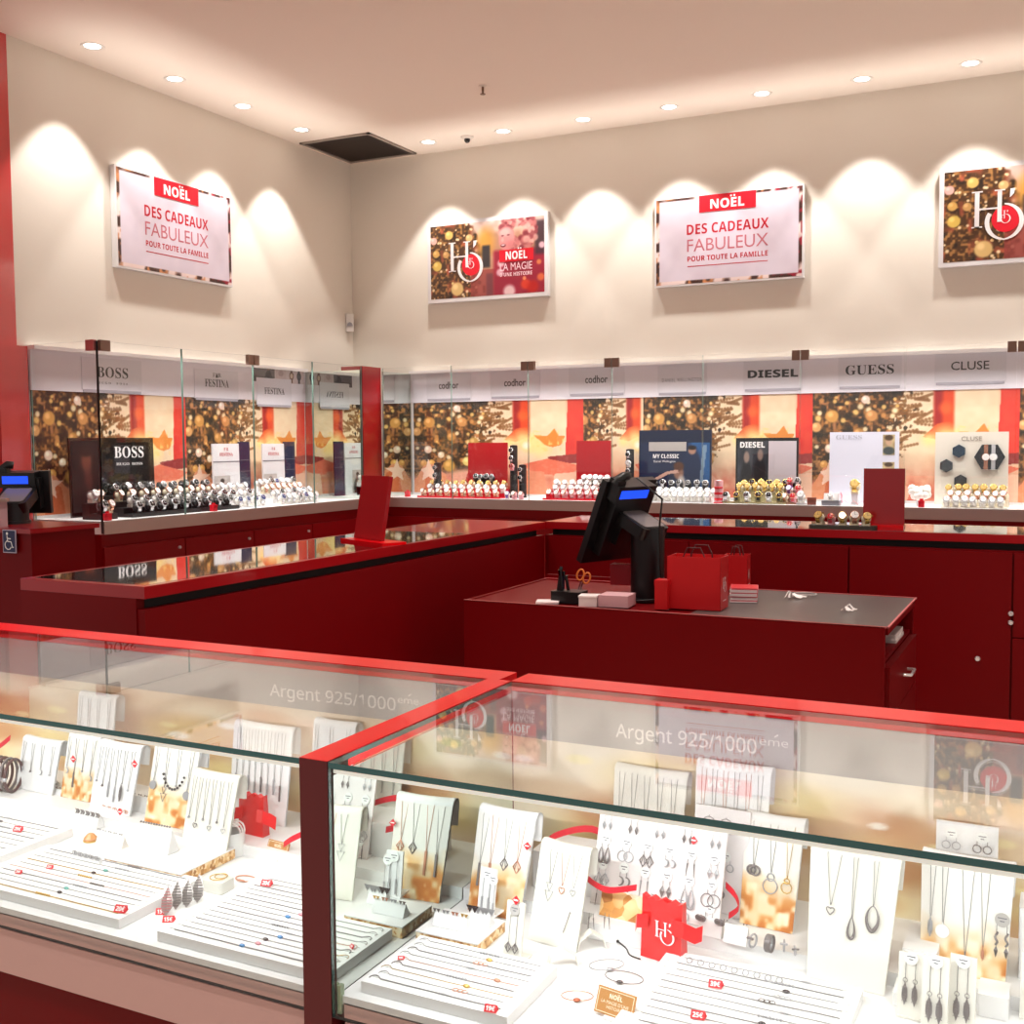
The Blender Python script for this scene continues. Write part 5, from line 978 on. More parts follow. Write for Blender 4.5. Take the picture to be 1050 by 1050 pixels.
for r_ in range(3):
    for k in range(5): earring_pair('silver earrings on the board before the red beam, %s row, %s from the left' % (('top', 'middle', 'bottom')[r_], ORD[k]), onb(S9, -.8+.4*k, .92-.3*r_), ('spike', 'drop', 'hoop', 'leafdrop', 'feather')[(k+r_) % 5], .75, .005, .008, SILVERD if (k+r_) % 2 else SILVER, card=r_ > 0)
x, y = at2(246, 872); gp, d = gift_pouch('red gift pouch behind the white cord bracelets in the left case', x, y+.03, ZB+.0, .062, .098, -4, False, False)
x, y = at2(240, 872); b = MB()
for k in range(3): b.tube([(x+.004+.022*math.cos(R(a)), y-.002-.006*k+.006*math.sin(R(2*a)), ZB+.035-.004*k+.024*math.sin(R(a))*(1+.1*k)) for a in range(-10, 200, 15)], .0017, 0, 6)
tag(b.build('cord_bracelet', mat('white_cord', (240, 228, 226), .5)), 'white looped cord bracelets before the left red gift pouch', 'bracelet')
b = MB(); b.lathe([(.026, 0), (.024, .004), (.024, .040), (.022, .042)], n=24); o = tag(b.build('clear_ring_stand', mat('milky_acrylic', (226, 228, 226), .25), loc=(x+.006, y-.012, ZB)), 'milky round bracelet stand before the left red gift pouch', 'display stand')
p = at(232, 818, y=-6.45); curl_ribbon('red ribbon rising from the left red gift pouch', spl([(p.x-.012, p.y, p.z-.012), (p.x, p.y, p.z+.004), (p.x+.014, p.y, p.z+.03)]), .011, (.8, .2, .4))
p = at(300, 860, y=-6.45); curl_ribbon('red ribbon end beside the gold sign in the left case', spl([(p.x-.02, p.y, p.z-.014), (p.x, p.y-.002, p.z), (p.x+.03, p.y, p.z+.016)]), .011)
p = at(4, 762, y=-6.40); curl_ribbon('red ribbon at the left edge of the left case', spl([(p.x-.05, p.y, p.z-.03), (p.x-.01, p.y, p.z-.006), (p.x+.02, p.y, p.z+.014)]), .012)
x, y = at2(282, 882, ZB); gold_sign('gold sign standing before the red beam in the left case', x, y, ZB+.0, .052, -6)
white_box('white block behind the gold sign in the left case', 4.33, -6.45, 4.56, -6.40, ZB, .03)
t = thing('gold_card', 'gold glitter card left of the red pouch in the left case', 'card', (*at2(226, 862), ZB), R(-4)); b = MB(); b.M = TM((0, 0, 0), rx=-R(14)); b.box((-.022, 0, 0), (.022, .002, .032)); b.build('face', GLITP, t); b = MB(); b.box((-.022, 0, 0), (.022, .012, .002)); b.build('foot', WHITE, t)
x, y = at2(224, 912); t = thing('glass_dish', 'small clear dish with chains beside the milky stand', 'dish', (x, y, ZB)); b = MB(); b.rbox((-.022, -.018, 0), (.022, .018, .02), .006); b.build('block', mat('frosted_block', (222, 222, 214), .3), t); b = MB(); b.torus((0, 0, .022), .014, .0008, n=20); b.torus((.004, .003, .023), .011, .0008, n=20); b.build('chains', GOLD, t)
t = thing('bangle', 'rose gold bangle lying beside the clear dish', 'bangle', (*at2(252, 902), ZB+.002)); b = MB(); b.torus((0, 0, 0), .02, .0012, n=26, sy=.6); b.build('hoop', ROSE, t); b = MB(); b.cbox((0, -.012, .001), (.012, .004, .002)); b.build('plate', ROSE, t)
for k in range(5):
    p = at(-6+5*k, 800, y=-6.42); o = thing('dark_bangle', 'brown striped bangle standing at the left edge, %s from the left' % ORD[k], 'bangle', (p.x, p.y, ZR2+.036), R(20)); b = MB(); b.torus((0, 0, 0), .034, .0032, ax='x', n=28); b.build('ring', [mat('brown_enamel', (92, 62, 62), .3), SILVERD][k % 2], o); b = MB(); b.sphere((0, -.034, 0), .005, n=10); b.build('clasp', SILVER, o)
# ================================================================== watches and brand boards in the wall cases
CUSH = {'white': mat('white_cushion', (238, 234, 228), .6), 'black': mat('black_cushion', (24, 24, 26), .5), 'ivory': mat('ivory_cushion', (226, 214, 186), .6), 'pink': mat('pink_cushion', (232, 170, 178), .6), 'olive': mat('olive_cushion', (150, 140, 96), .6)}
BRIGHT = mat('polished_steel', (222, 224, 228), .2, metal=.55); YEL = mat('yellow_gold', (226, 190, 104), .2, metal=.8); RSG = mat('pink_gold', (218, 158, 130), .2, metal=.8); LEA = mat('black_leather', (26, 24, 24), .5); PUR = mat('purple_enamel', (120, 70, 160), .3); PNK = mat('coral_strap', (222, 84, 98), .45)
DIALS = {'black': mat('black_dial', (16, 18, 24), .15, coat=1), 'white': mat('white_dial', (240, 240, 240), .2, coat=1), 'blue': mat('blue_dial', (30, 50, 110), .15, coat=1), 'gold': mat('gold_dial', (214, 180, 110), .2, coat=1), 'red': mat('red_dial', (180, 20, 40), .15, coat=1)}
def watch_model(metal, dial, strap, cush):
    t = thing('wristwatch', '', 'watch'); L = TM((0, 0, .030), rx=R(-28))
    pts = [(0, .021*math.cos(R(a)), .026*math.sin(R(a))) for a in range(0, 361, 20)]
    b = MB(); b.M = L; b.ribbon(pts, .019, .0025, wid=(1, 0, 0)); b.build('strap', strap, t)
    b = MB(); b.M = L @ TM((0, -.021, .004), rx=R(90)); b.lathe([(0, 0), (.019, 0), (.0195, .004), (.0175, .0075), (.015, .0075)], n=20); b.M = L @ TM((.019, -.024, .004), ry=R(90)); b.cyl((0, 0, 0), .0028, .004, n=8); b.build('case', metal, t)
    b = MB(); b.M = L @ TM((0, -.028, .004), rx=R(90)); b.cyl((0, 0, 0), .0158, .0007, n=20, smooth=False); d = b.build('dial', dial, t)
    b = MB(); b.M = L @ TM((0, -.0287, .004), rx=R(90))
    b.box((-.0006, -.001, 0), (.0006, .011, .0003)); b.box((-.001, -.0006, 0), (.008, .0006, .0003))
    for k in range(4): a = R(90*k); b.cbox((.0135*math.cos(a), .0135*math.sin(a), .0001), (.0022, .0022, .0003))
    b.build('hands', INKW if dial.name in ('black_dial', 'blue_dial', 'red_dial') else INK, d)
    b = MB(); b.M = L; b.sphere((0, 0, 0), .0185, n=12, sc=(1.25, .9, 1.15)); b.M = Matrix.Identity(4); b.rbox((-.016, -.016, 0), (.016, .018, .014), .005); b.build('cushion', cush, t)
    return Kind(t)
WK = {'steel black': watch_model(BRIGHT, DIALS['black'], BRIGHT, CUSH['white']), 'steel white': watch_model(BRIGHT, DIALS['white'], BRIGHT, CUSH['white']), 'steel blue': watch_model(BRIGHT, DIALS['blue'], BRIGHT, CUSH['white']),
      'gold': watch_model(YEL, DIALS['gold'], YEL, CUSH['ivory']), 'rose gold': watch_model(RSG, DIALS['white'], RSG, CUSH['ivory']), 'black strap': watch_model(BRIGHT, DIALS['black'], LEA, CUSH['black']), 'white strap': watch_model(BRIGHT, DIALS['white'], CUSH['white'], CUSH['white']),
      'coral': watch_model(RSG, DIALS['red'], PNK, CUSH['pink']), 'purple': watch_model(PUR, DIALS['white'], PUR, CUSH['white']), 'pink cuff': watch_model(RSG, DIALS['white'], CUSH['pink'], CUSH['pink']), 'dark steel': watch_model(BRIGHT, DIALS['black'], BRIGHT, CUSH['black']), 'olive': watch_model(YEL, DIALS['black'], LEA, CUSH['olive'])}
def lx(px, x=.3, py=500): return at(px, py, x=x).y
def bx_(px, y=-.25, py=500): return at(px, py, y=y).x
def tiers(label, side, c, w, rows, d0, dd, h0, dh, m, edge=None, name='watch_stand'):
    """stepped stand; side 'L' = left wall case (faces +x), 'B' = back case (faces -y). rows from the front"""
    t = thing(name, label, 'display stand', (d0, c, ZD+.0005) if side == 'L' else (c, d0, ZD+.0005), R(90) if side == 'L' else 0)
    b = MB(); b.box((-w/2, -.028, 0), (w/2, dd*(rows-1)+.03, max(.006, h0)))
    for k in range(1, rows): b.box((-w/2, -.028+k*dd, h0 if h0 > .006 else .006), (w/2, dd*(rows-1)+.03, h0+k*dh))
    b.build('steps', m, t)
    if edge: b = MB(); b.box((-w/2-.004, -.033, 0), (w/2+.004, -.028, max(.006, h0)+.006)); b.build('front_edge', edge, t)
    def P(u, r): return ((d0-r*dd, c+u, ZD+.0015+max(.006, h0)*(r == 0)+(h0+r*dh)*(r > 0)) if side == 'L' else (c+u, d0+r*dd, ZD+.0015+max(.006, h0)*(r == 0)+(h0+r*dh)*(r > 0)))
    return P
RN = ['front', 'second', 'third', 'fourth', 'fifth']
def fill(P, side, w, rows, kinds, where, n, group, seed=0, jit=.004, sc=1.1, jr=14):
    g = random.Random(seed)
    for r in range(rows):
        for k in range(n):
            u = (-w/2+w*(k+.5)/n)+(w/n*.22 if r % 2 else -w/n*.08); kd = kinds[r % len(kinds)]; kd = kd[(k*3+r+seed) % len(kd)] if isinstance(kd, (list, tuple)) else kd
            x, y, z = P(u, r); nm = {'gold': 'gold', 'rose gold': 'rose gold', 'steel black': 'steel dark dial', 'steel white': 'steel white dial', 'steel blue': 'steel blue dial', 'black strap': 'black strap', 'white strap': 'white strap', 'coral': 'coral strap', 'purple': 'purple', 'pink cuff': 'pink cuff', 'dark steel': 'steel', 'olive': 'dark gold'}[kd]
            WK[kd].put('%s watch %s, %s row, %s from the left' % (nm, where, RN[r], ORD[k]), (x, y, z), rot=(0, 0, (R(90) if side == 'L' else 0)+R(g.uniform(-jr, jr))), scale=sc*g.uniform(.95, 1.05), group=group)
def brand_board(label, side, px0, px1, py0, py1, depth, m, lean=1, name='brand_board'):
    """upright advertising board: px box measured in the photo, standing at the given depth from the wall"""
    if side == 'L': a, c = at(px0, py1, x=depth), at(px1, py1, x=depth); w = abs(c.y-a.y); loc = (depth, (a.y+c.y)/2, ZD+.0005); rz = R(90); h = at((px0+px1)/2, py0, x=depth).z-ZD
    else: a, c = at(px0, py1, y=-depth), at(px1, py1, y=-depth); w = abs(c.x-a.x); loc = ((a.x+c.x)/2, -depth, ZD+.0005); rz = 0; h = at((px0+px1)/2, py0, y=-depth).z-ZD
    t = thing(name, label, 'advertising board', loc, rz); b = MB(); b.M = TM((0, 0, 0), rx=-R(lean)); b.box((-w/2, 0, 0), (w/2, .012, h)); b.build('panel', m, t)
    b = MB(); b.box((-w*.3, .0, 0), (w*.3, .05, .004)); b.build('foot', m, t)
    F = TM((0, 0, 0), rx=-R(lean)) @ UPRIGHT((0, -.0012, 0)); return t, F, w, h
def panel(t, F, name, x0, y0, x1, y1, m, lift=0): b = MB(); b.M = F; b.box((x0, y0, -.001), (x1, y1, lift+.0004)); return b.build(name, m, t)
def letters(t, F, lines, m, name='lettering'):
    b = MB(); b.M = F
    for s, h, x, y, w, off in lines: put_text(b, s, h, x, y, w, lift=.0012, off=off)
    return b.build(name, m, t)
def pic_on(t, F, P, x0, y0, x1, y1, name='picture'):
    R3 = F.to_3x3(); return P.build(name, F @ Vector((x0, y0, .001)), R3 @ Vector((x1-x0, 0, 0)), R3 @ Vector((0, y1-y0, 0)), PRINT, t)
# ---- left case, dark board and dark tray
t, F, w, h = brand_board('black advertising board with white letters and a face, in the left case', 'L', 74, 160, 449, 532, .16, BLACKG)
P = Pic(40, 60, .66, (12, 10, 12)); P.ell(.55, .72, .2, .16, (120, 66, 50), .8, .9); P.ell(.55, .86, .22, .08, (28, 18, 16), .6); P.ell(.6, .45, .16, .2, (96, 44, 38), .9, .7); P.ell(.3, .2, .3, .2, (24, 16, 18), .8)
pic_on(t, F, P, -w/2+.01, h*.06, -w*.18, h*.96)
letters(t, F, [(serif('BOSS'), h*.15, w*.19, h*.74, w*.36, 0), (serif('HUGO  BOSS'), h*.035, w*.19, h*.64, w*.32, 0)], INKW)
c = (lx(112)+lx(222))/2; w = abs(lx(222)-lx(112))
P_ = tiers('black stepped watch tray before the black board in the left case', 'L', c, w, 4, .46, .075, .02, .035, mat('black_tray', (20, 20, 22), .4), mat('black_tray_edge', (34, 34, 36), .4))
fill(P_, 'L', w*.96, 4, [['dark steel', 'steel black', 'steel blue'], ['dark steel', 'steel black', 'steel white'], ['steel white', 'dark steel', 'rose gold'], ['black strap', 'dark steel']], 'on the black tray', 9, 'watches on the black tray', 3, sc=1.22)
P_ = tiers('small black watch block at the corner of the left case', 'L', lx(90), .13, 2, .44, .09, .035, .06, MATS['black_tray'])
fill(P_, 'L', .1, 2, [['rose gold', 'dark steel'], ['steel white', 'rose gold']], 'on the corner block', 2, 'watches on the corner block', 5, sc=1.25)
rc = None
def red_cube(label, side, px, py, d):
    global rc
    z = ZD+.001; q = at(px, py, x=d) if side == 'L' else at(px, py, y=-d); loc = (d, q.y, z) if side == 'L' else (q.x, -d, z)
    if rc is None:
        o = thing('gift_box', label, 'gift box'); b = MB(); b.rbox((-.018, -.018, 0), (.018, .018, .038), .003); b.build('box', REDPRINT, o); b = MB(); b.rbox((-.0195, -.0195, .030), (.0195, .0195, .042), .003); b.cbox((0, 0, .048), (.022, .008, .012)); b.build('lid', mat('bright_red_lid', (226, 20, 46), .35), o); rc = Kind(o)
    o = rc.put(label, loc, rz=R(90 if side == 'L' else 0), group='small red gift boxes in the wall cases')
    if side == 'L' and px == 138: o.location.z += .155
for px, py, d, lab in ((110, 524, .53, 'small red gift box left of the black tray'), (219, 518, .53, 'small red gift box right of the black tray'), (305, 500, .45, 'small red gift box among the silver watches in the left case')): red_cube(lab, 'L', px, py, d)
for px, d, lab in ((418, .36, 'small red gift box near the end mirror of the back case'), (563, .40, 'small red gift box at the left end of the pink tray'), (945, .42, 'small red gift box before the hexagon board')): red_cube(lab, 'B', px, 506, d)
# ---- left case, white and navy boards
def crest_board(label, px0, px1, pxn, lab_n, seed):
    t, F, w, h = brand_board(label, 'L', px0, px1, 455, 516, .14, mat('white_board', (226, 226, 230), .5))
    letters(t, F, [(serif('FESTINA'), h*.055, 0, h*.80, w*.5, 0), (serif('F R'), h*.05, 0, h*.89, w*.16, 0)], INKR)
    P = Pic(36, 44, .8, (176, 170, 168)); P.mix(P.noise(8, seed)*.5, (210, 204, 200)); P.ell(.5, .25, .38, .4, (44, 44, 40), .3); P.ell(.5, .72, .12, .14, (150, 112, 92), .4); P.ell(.5, .82, .13, .08, (50, 36, 30), .4)
    pic_on(t, F, P, -w*.48, h*.04, w*.12, h*.48); panel(t, F, 'grey_line', -w*.5, h*.70, w*.5, h*.715, INKG)
    t2, F2, w2, h2 = brand_board(lab_n, 'L', px1, pxn, 453, 516, .135, mat('navy_board', (26, 28, 62), .4)); panel(t2, F2, 'pale_line', -w2*.4, h2*.52, w2*.5, h2*.53, INKG); panel(t2, F2, 'pale_line', -w2*.4, h2*.7, w2*.5, h2*.71, INKG)
crest_board('white advertising board with a crest, beside the black tray', 220, 247, 258, 'navy side board of the crest board beside the black tray', 5)
crest_board('white advertising board with a crest, nearest the end mirror of the left case', 271, 293, 304, 'navy side board of the crest board beside the end mirror', 6)
c, w = (lx(226)+lx(258))/2, abs(lx(226)-lx(258)); P_ = tiers('white stepped stand of silver watches before the first crest board', 'L', c, w, 3, .42, .08, .004, .045, WHITE)
fill(P_, 'L', w, 3, [['steel white', 'steel blue', 'steel white'], ['steel black', 'steel white']], 'before the first crest board', 4, 'watches before the first crest board', 7, sc=1.2)
c, w = (lx(266)+lx(306))/2, abs(lx(266)-lx(306)); P_ = tiers('white stepped stand of silver watches before the crest board by the end mirror', 'L', c, w, 4, .47, .075, .004, .035, WHITE)
fill(P_, 'L', w, 4, [['steel white', 'steel blue', 'steel black', 'steel white'], ['steel white', 'steel black'], ['steel white', 'steel white', 'rose gold']], 'before the mirror crest board', 7, 'watches before the mirror crest board', 9, sc=1.2)
# ---- back case, plain red boards with red trays
def tower(label, px, pyt, depth, cm='black'):
    q = bx_(px, -depth); h = at(px, pyt, y=-depth).z-ZD; t = thing('watch_tower', label, 'display stand', (q, -depth, ZD+.0005)); b = MB(); b.cyl((0, 0, .006), .030, h-.012, n=20); b.sphere((0, 0, h-.012), .030, n=16, sc=(1, 1, .35)); b.build('roll', CUSH[cm], t); b = MB(); b.cyl((0, 0, 0), .036, .006, n=20); b.build('base', BLACKG if cm == 'black' else REDPRINT, t)
    return q, h
def tower_watches(label, px, depth, q, h, n, kinds, group):
    for k in range(n): WK[kinds[k % len(kinds)]].put('%s, %s from the top' % (label, ORD[k]), (q, -depth-.018, ZD+h-.07-k*.062), rot=(R(28), 0, 0), scale=.95, group=group)
for i, (px, pyt, n) in enumerate(((449, 474, 2), (527, 456, 3), (536, 476, 2))):
    lab = ('black roll stand near the end mirror of the back case', 'tall black roll stand right of the first red board', 'short black roll stand right of the first red board')[i]; q, h = tower(lab, px, pyt, .30-.06*i)
    tower_watches('watch strapped on the %s' % lab.split(' of the')[0].replace(' right', ''), px, .30-.06*i, q, h, n, ['black strap', 'dark steel', 'coral' if i == 1 else 'black strap'], 'watches on the black rolls')
redb = mat('red_board', (176, 8, 22), .35, coat=.3)
brand_board('plain red board standing behind the first red watch tray', 'B', 480, 520, 454, 510, .16, redb); brand_board('plain red board standing behind the pink watch tray', 'B', 591, 626, 452, 510, .16, redb)
c, w = (bx_(432, -.36)+bx_(516, -.36))/2, bx_(516, -.36)-bx_(432, -.36); P_ = tiers('red watch tray with pale cushions before the first red board', 'B', c, w, 3, -.385, .075, .008, .03, mat('red_tray', (206, 20, 50), .4), REDPRINT)
fill(P_, 'B', w*.98, 3, [['pink cuff', 'rose gold', 'white strap'], ['steel white', 'rose gold', 'white strap'], ['gold', 'steel white', 'black strap']], 'on the first red tray', 10, 'watches on the first red tray', 4)
c, w = (bx_(482, -.2)+bx_(508, -.2))/2, .19; P_ = tiers('black raised watch step before the first red board', 'B', c, w, 1, -.165, .06, .115, 0, BLACK); fill(P_, 'B', w, 1, [['black strap', 'dark steel']], 'on the black raised step', 4, 'watches on the black raised step', 2)
WK['purple'].put('purple watch standing right of the first red tray', (bx_(521, -.40), -.41, ZD+.001), rz=R(10)); 
for k in range(2): WK['pink cuff'].put('pink cuff watch beside the purple watch, %s from the left' % ORD[k], (bx_(528+7*k, -.40), -.41, ZD+.001), rz=R(-8+16*k))
c, w = (bx_(560, -.36)+bx_(636, -.36))/2, bx_(636, -.36)-bx_(560, -.36); P_ = tiers('pink watch tray with white cushions before the second red board', 'B', c, w, 3, -.385, .075, .008, .035, mat('rosy_tray', (196, 40, 62), .4), REDPRINT)
fill(P_, 'B', w*.96, 3, [['pink cuff', 'white strap', 'white strap'], ['white strap', 'steel white'], ['white strap', 'white strap']], 'on the pink tray', 9, 'watches on the pink tray', 6)
c, w = (bx_(594, -.2)+bx_(626, -.2))/2, .23; P_ = tiers('dark raised watch step before the second red board', 'B', c, w, 1, -.165, .06, .115, 0, mat('dark_brown_step', (60, 44, 40), .5)); fill(P_, 'B', w, 1, [['white strap', 'steel white']], 'on the dark raised step', 5, 'watches on the dark raised step', 5)
q, h = tower('black roll stand right of the second red board', 646, 460, .22); tower_watches('watch strapped on the roll right of the second red board', 646, .22, q, h, 3, ['dark steel', 'steel white'], 'watches on the black rolls')
# ---- navy board with the couple
t, F, w, h = brand_board('navy advertising board with a couple and a pale bar', 'B', 655, 729, 441, 512, .14, mat('deep_navy', (18, 30, 56), .3))
P = Pic(80, 80, 1.0, (20, 34, 64)); P.mix(np.clip((P.u-.68)/.08, 0, 1), (36, 92, 150)); P.mix(P.noise(5, 3)*.3, (40, 60, 96)); P.ell(.74, .52, .15, .4, (28, 44, 76), .3); P.ell(.75, .86, .055, .07, (170, 130, 110), .4); P.ell(.75, .91, .06, .04, (36, 26, 24), .5); P.ell(.56, .46, .07, .12, (150, 110, 92), .4); P.ell(.56, .58, .075, .08, (90, 56, 40), .5); P.ell(.6, .25, .06, .16, (214, 204, 196), .5)
P.poly([(.18, .34), (.2, .3), (.42, .44), (.56, .46), (.54, .52), (.38, .48)], (206, 166, 150)); P.poly([(.86, .3), (.9, .95), (.96, .95), (.9, .3)], (120, 150, 176)); pic_on(t, F, P, -w*.48, h*.02, w*.48, h*.82)
panel(t, F, 'pale_bar', -w*.36, h*.70, w*.16, h*.83, mat('pale_bar', (176, 172, 168), .4), .001); letters(t, F, [(sansb('MY CLASSIC'), h*.055, -w*.12, h*.60, w*.36, .01), ('Daniel Wellington', h*.03, -w*.14, h*.54, w*.3, 0)], INKW)
c, w = (bx_(668, -.2)+bx_(728, -.2))/2, bx_(728, -.2)-bx_(668, -.2); P_ = tiers('navy raised step of dark watches before the navy board', 'B', c, w, 1, -.19, .06, .085, 0, MATS['navy_board']); fill(P_, 'B', w, 1, [['dark steel', 'black strap']], 'on the navy raised step', 7, 'watches on the navy step', 3)
c, w = (bx_(668, -.38)+bx_(731, -.38))/2, bx_(731, -.38)-bx_(668, -.38); P_ = tiers('white stand of white cuff watches before the navy board', 'B', c, w, 2, -.38, .09, .004, .03, WHITE); fill(P_, 'B', w, 2, [['white strap', 'rose gold', 'white strap'], ['white strap', 'coral', 'white strap']], 'on the white cuff stand', 9, 'watches before the navy board', 8)
q, h = tower('stack of three red rounds between the white cuff stand and the gold watches', 737, 492, .40, 'pink'); b = MB(); [b.sphere((0, -.004, .028+.04*k), .031, n=14, sc=(1, 1, .62)) for k in range(3)]; b.build('red_rounds', REDPRINT, next(o for o in bpy.data.objects if o.get('label') == 'stack of three red rounds between the white cuff stand and the gold watches'))
# ---- black board with a grey panel
t, F, w, h = brand_board('black framed advertising board with a grey half and white letters', 'B', 754, 818, 449, 512, .15, BLACK)
P = Pic(50, 60, .8, (38, 42, 50)); P.mix(P.noise(6, 12)*.7, (80, 86, 94)); P.ell(.3, .35, .2, .3, (24, 26, 32), .4); P.ell(.75, .4, .2, .35, (30, 32, 38), .4); P.ell(.3, .72, .09, .1, (150, 130, 120), .5); P.ell(.75, .76, .09, .1, (140, 120, 112), .5); pic_on(t, F, P, -w*.47, h*.05, w*.02, h*.95)
panel(t, F, 'grey_panel', w*.03, h*.3, w*.47, h*.95, mat('pale_grey_panel', (200, 192, 200), .4)); letters(t, F, [(sansb('DIESEL'), h*.085, -w*.23, h*.85, w*.40, .02)], INKW)
c, w = (bx_(756, -.25)+bx_(806, -.25))/2, bx_(806, -.25)-bx_(756, -.25); P_ = tiers('olive raised step of gold watches before the black framed board', 'B', c, w, 2, -.26, .07, .07, .02, mat('olive_tray', (160, 150, 110), .5)); fill(P_, 'B', w, 2, [['gold', 'gold', 'olive'], ['olive', 'gold']], 'on the olive raised step', 6, 'gold watches on the olive step', 4, sc=1.15)
c, w = (bx_(741, -.38)+bx_(806, -.38))/2, bx_(806, -.38)-bx_(741, -.38); P_ = tiers('olive front tray of dark dial watches before the black framed board', 'B', c, w, 1, -.385, .07, .012, 0, MATS['olive_tray']); fill(P_, 'B', w, 1, [['steel black', 'olive']], 'on the olive front tray', 6, 'watches on the olive front tray', 4, sc=1.15)
c, w = bx_(812, -.3), .11; P_ = tiers('small brown stand of coral watches right of the olive tray', 'B', c, w, 3, -.36, .07, .01, .05, mat('brown_stand', (140, 104, 80), .5)); fill(P_, 'B', w, 3, [['rose gold', 'coral'], ['coral', 'purple'], ['coral', 'dark steel']], 'on the small brown stand', 2, 'watches on the small brown stand', 4)
q = bx_(822, -.4); o = thing('clear_stand', 'small clear stand with a silver watch between two boards', 'display stand', (q, -.41, ZD+.0005)); b = MB(); b.rbox((-.03, -.025, 0), (.03, .03, .012), .006); b.build('base', mat('clear_acrylic', (216, 214, 218), .15), o); b = MB(); b.box((-.012, 0, .012), (.012, .006, .05)); b.build('upright', MATS['clear_acrylic'], o); WK['steel white'].put('silver watch on the small clear stand', (q, -.415, ZD+.014), group='watches on clear stands')
# ---- pale board and hexagon board
t, F, w, h = brand_board('large pale blue white advertising board with two small pictures', 'B', 850, 921, 443, 512, .13, mat('pale_blue_board', (214, 216, 232), .45)); letters(t, F, [(serif('GUESS'), h*.06, -w*.22, h*.90, w*.38, 0)], mat('faint_grey_ink', (176, 178, 192), .5))
for k, (ya, yb_) in enumerate(((.68, .96), (.36, .58))):
    P = Pic(26, 36, .6, (150, 130, 96)); P.mix(P.noise(4, 40+k), (214, 196, 150)); P.ell(.5, .65, .26, .2, (196, 160, 130), .4); P.ell(.5, .85, .35, .14, (70, 52, 34), .5); P.ell(.5, .2, .5, .2, (60, 70, 70), .4); pic_on(t, F, P, w*.27, h*ya, w*.44, h*yb_)
o = thing('watch_box', 'grey and white watch box with a pink ribbon before the pale board', 'box', (bx_(853, -.38), -.40, ZD+.0005)); b = MB(); b.rbox((-.06, -.03, 0), (.06, .05, .03), .006); b.build('base', mat('grey_box', (130, 132, 140), .4), o); b = MB(); b.M = TM((0, .0, .03), rx=R(-20)); b.rbox((-.05, -.01, 0), (.05, .03, .05), .006); b.build('cushion', WHITE, o); b = MB(); b.ribbon([(.05, .05, 0), (.068, .03, .06), (.06, .0, .09), (.075, -.02, .02)], .014, .001, wid=(0, 1, .2)); b.build('ribbon', PNK, o)
WK['steel white'].put('silver watch on the grey watch box with the pink ribbon', (bx_(853, -.38), -.42, ZD+.031), scale=.9)
o = thing('brown_gift_box', 'small brown box left of the grey watch box', 'box', (bx_(833, -.38), -.40, ZD+.0005), R(12)); b = MB(); b.rbox((-.03, -.025, 0), (.03, .025, .04), .004); b.build('carton', mat('brown_card', (120, 64, 52), .5), o); b = MB(); b.rbox((-.031, -.026, .03), (.031, .026, .05), .004); b.build('lid', mat('rust_lid', (150, 84, 66), .5), o)
b = MB(); x0 = bx_(862, -.42); b.ribbon([(x0+.028*k, -.42, ZD+.012+(.022 if k % 2 else 0)) for k in range(9)], .012, .001, wid=(0, 1, 0)); tag(b.build('zigzag_ribbon', PNK), 'pink zigzag ribbon before the pale board', 'ribbon')
WK['gold'].put('large gold watch before the right half of the pale board', (bx_(877, -.3), -.30, ZD+.075), scale=1.6); o = thing('clear_stand', 'clear riser under the large gold watch', 'display stand', (bx_(877, -.3), -.30, ZD+.0005)); b = MB(); b.rbox((-.03, -.03, 0), (.03, .03, .008), .006); b.build('base', MATS['clear_acrylic'], o); b = MB(); b.rbox((-.022, -.022, .008), (.022, .022, .073), .004); b.build('column', MATS['clear_acrylic'], o)
t, F, w, h = brand_board('ivory advertising board with dark hexagons', 'B', 958, 1033, 443, 516, .13, mat('ivory_board', (222, 216, 204), .5)); letters(t, F, [('CLUSE', h*.06, 0, h*.88, w*.28, .008)], mat('grey_gold_ink', (150, 140, 128), .4))
def hexa(b, x, y, r, lift, mi=0): b.prism([(x+r*math.cos(R(60*k+b.rot)), y+r*math.sin(R(60*k+b.rot))) for k in range(6)], 0, lift, mi)
for x, y, r, m, rot in ((-.17, .74, .10, 'dark_teal_hexagon', 30), (-.34, .54, .10, 'black_hexagon', 30), (-.14, .33, .10, 'charcoal_hexagon', 30), (.25, .66, .21, 'black_teal_hexagon', 0)):
    b = MB(); b.rot = rot; b.M = F; hexa(b, x*w, y*h, r*w, .012); hx = b.build('hexagon', mat(m, {'dark_teal_hexagon': (14, 44, 66), 'black_hexagon': (14, 18, 26), 'charcoal_hexagon': (50, 52, 56), 'black_teal_hexagon': (8, 16, 24)}[m], .2, coat=1), t)
base = t.matrix_basis.copy() if False else Matrix.Translation(t.location)
for k, (u, m, lab) in enumerate(((.20, RSG, 'rose strap watch hanging on the large hexagon'), (.30, BRIGHT, 'silver strap watch hanging on the large hexagon'), )):
    o = thing('hanging_watch', lab, 'watch'); o.location = (base @ F) @ Vector((u*w, .66*h, .0125)); o.rotation_euler = (R(90)-R(1), 0, 0); b = MB(); b.box((-.012, -.17*h*1.0, 0), (.012, .17*h*1.0, .004)); b.build('strap', m, o); b = MB(); b.cyl((0, 0, .003), .026, .006, n=24); b.build('case', m, o); b = MB(); b.cyl((0, 0, .009), .022, .001, n=24); b.build('dial', DIALS['white'], o)
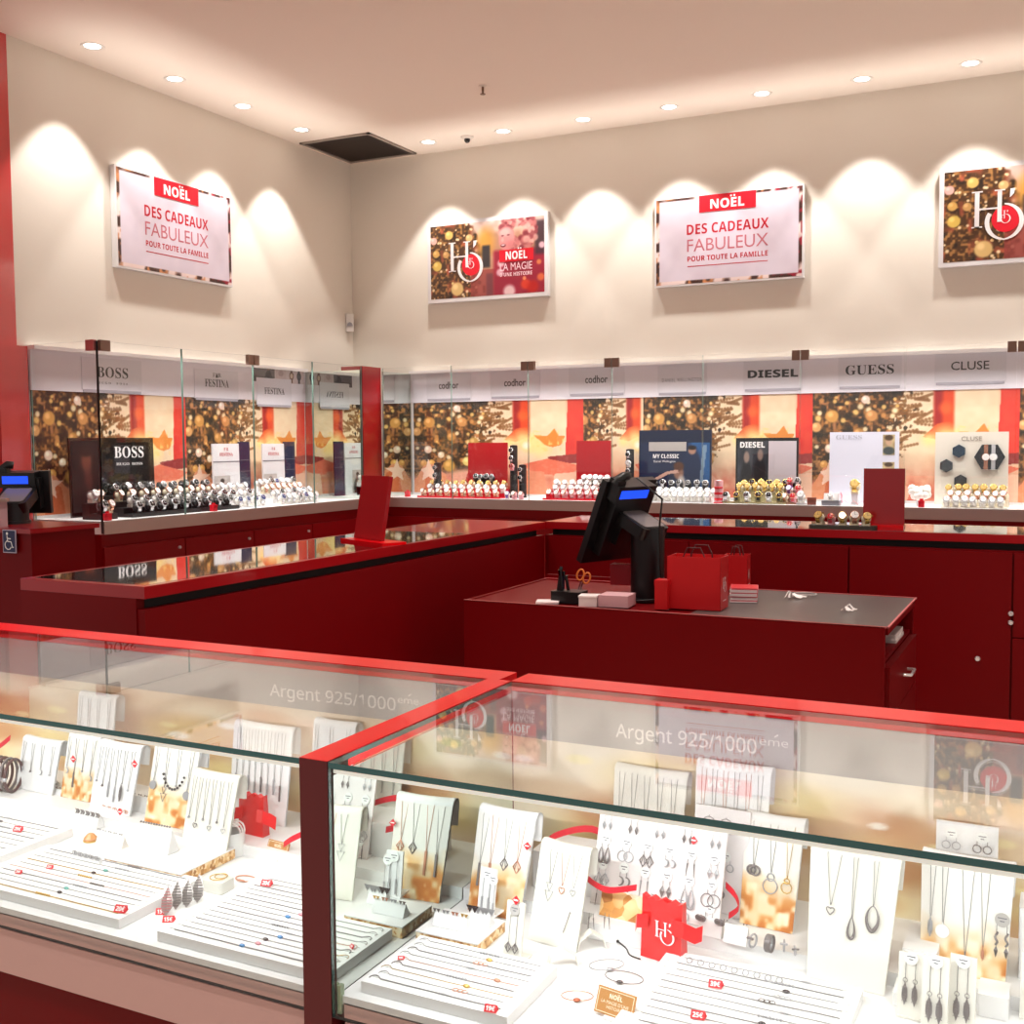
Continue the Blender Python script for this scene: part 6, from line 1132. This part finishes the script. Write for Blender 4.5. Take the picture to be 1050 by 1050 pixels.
c, w = (bx_(966, -.36)+bx_(1034, -.36))/2, bx_(1034, -.36)-bx_(966, -.36); P_ = tiers('ivory stepped stand of small watches before the hexagon board', 'B', c, w, 3, -.40, .08, .006, .035, mat('ivory_steps', (226, 218, 200), .5)); fill(P_, 'B', w*.95, 3, [['white strap', 'rose gold', 'white strap'], ['rose gold', 'white strap', 'black strap'], ['black strap', 'gold', 'rose gold']], 'on the ivory steps', 7, 'watches on the ivory steps', 5)
o = thing('white_flower', 'fluffy white flower ornament left of the hexagon board', 'ornament', (bx_(943, -.3), -.30, ZD+.0005)); b = MB(); b.cyl((0, 0, 0), .02, .06, n=14); b.build('stand', MATS['clear_acrylic'], o); b = MB(); g = random.Random(5)
for k in range(16): b.sphere((g.uniform(-.05, .05), g.uniform(-.03, .03), .085+g.uniform(-.03, .035)), .026, n=8)
b.build('petals', CUSH['white'], o)
# ---- watches in the tray beside the upright table mirror
for k in range(5):
    WK[['gold', 'coral', 'gold', 'rose gold', 'gold'][k]].put('watch in the small dark counter tray, %s from the left' % ORD[k], tuple(TRAYW.location+Vector((-.11+.055*k, .005, .0125))), rz=R(-20+11*k), group='watches in the counter tray')
for k in range(2): WK['steel white'].put('steel watch beside the counter tray, %s from the left' % ORD[k], tuple(TRAYW.location+Vector((-.21-.0*k, -.06*k, .001))), rz=R(30*k)) if False else None
# ================================================================== render settings
w = bpy.data.worlds.new('mall_daylight'); SC.world = w; w.use_nodes = True
bg = w.node_tree.nodes['Background']; bg.inputs[0].default_value = (1, .93, .88, 1); bg.inputs[1].default_value = WORLD
vs = SC.view_settings; vs.view_transform = 'Standard'; vs.look = 'None'; vs.exposure = EXPO; vs.gamma = 1; vs.use_curve_mapping = False
cy = SC.cycles; cy.max_bounces = 10; cy.diffuse_bounces = 4; cy.glossy_bounces = 5; cy.transmission_bounces = 6; cy.transparent_max_bounces = 24
cy.caustics_reflective = False; cy.caustics_refractive = False; cy.use_denoising = True; cy.sample_clamp_indirect = 6; cy.use_light_tree = True
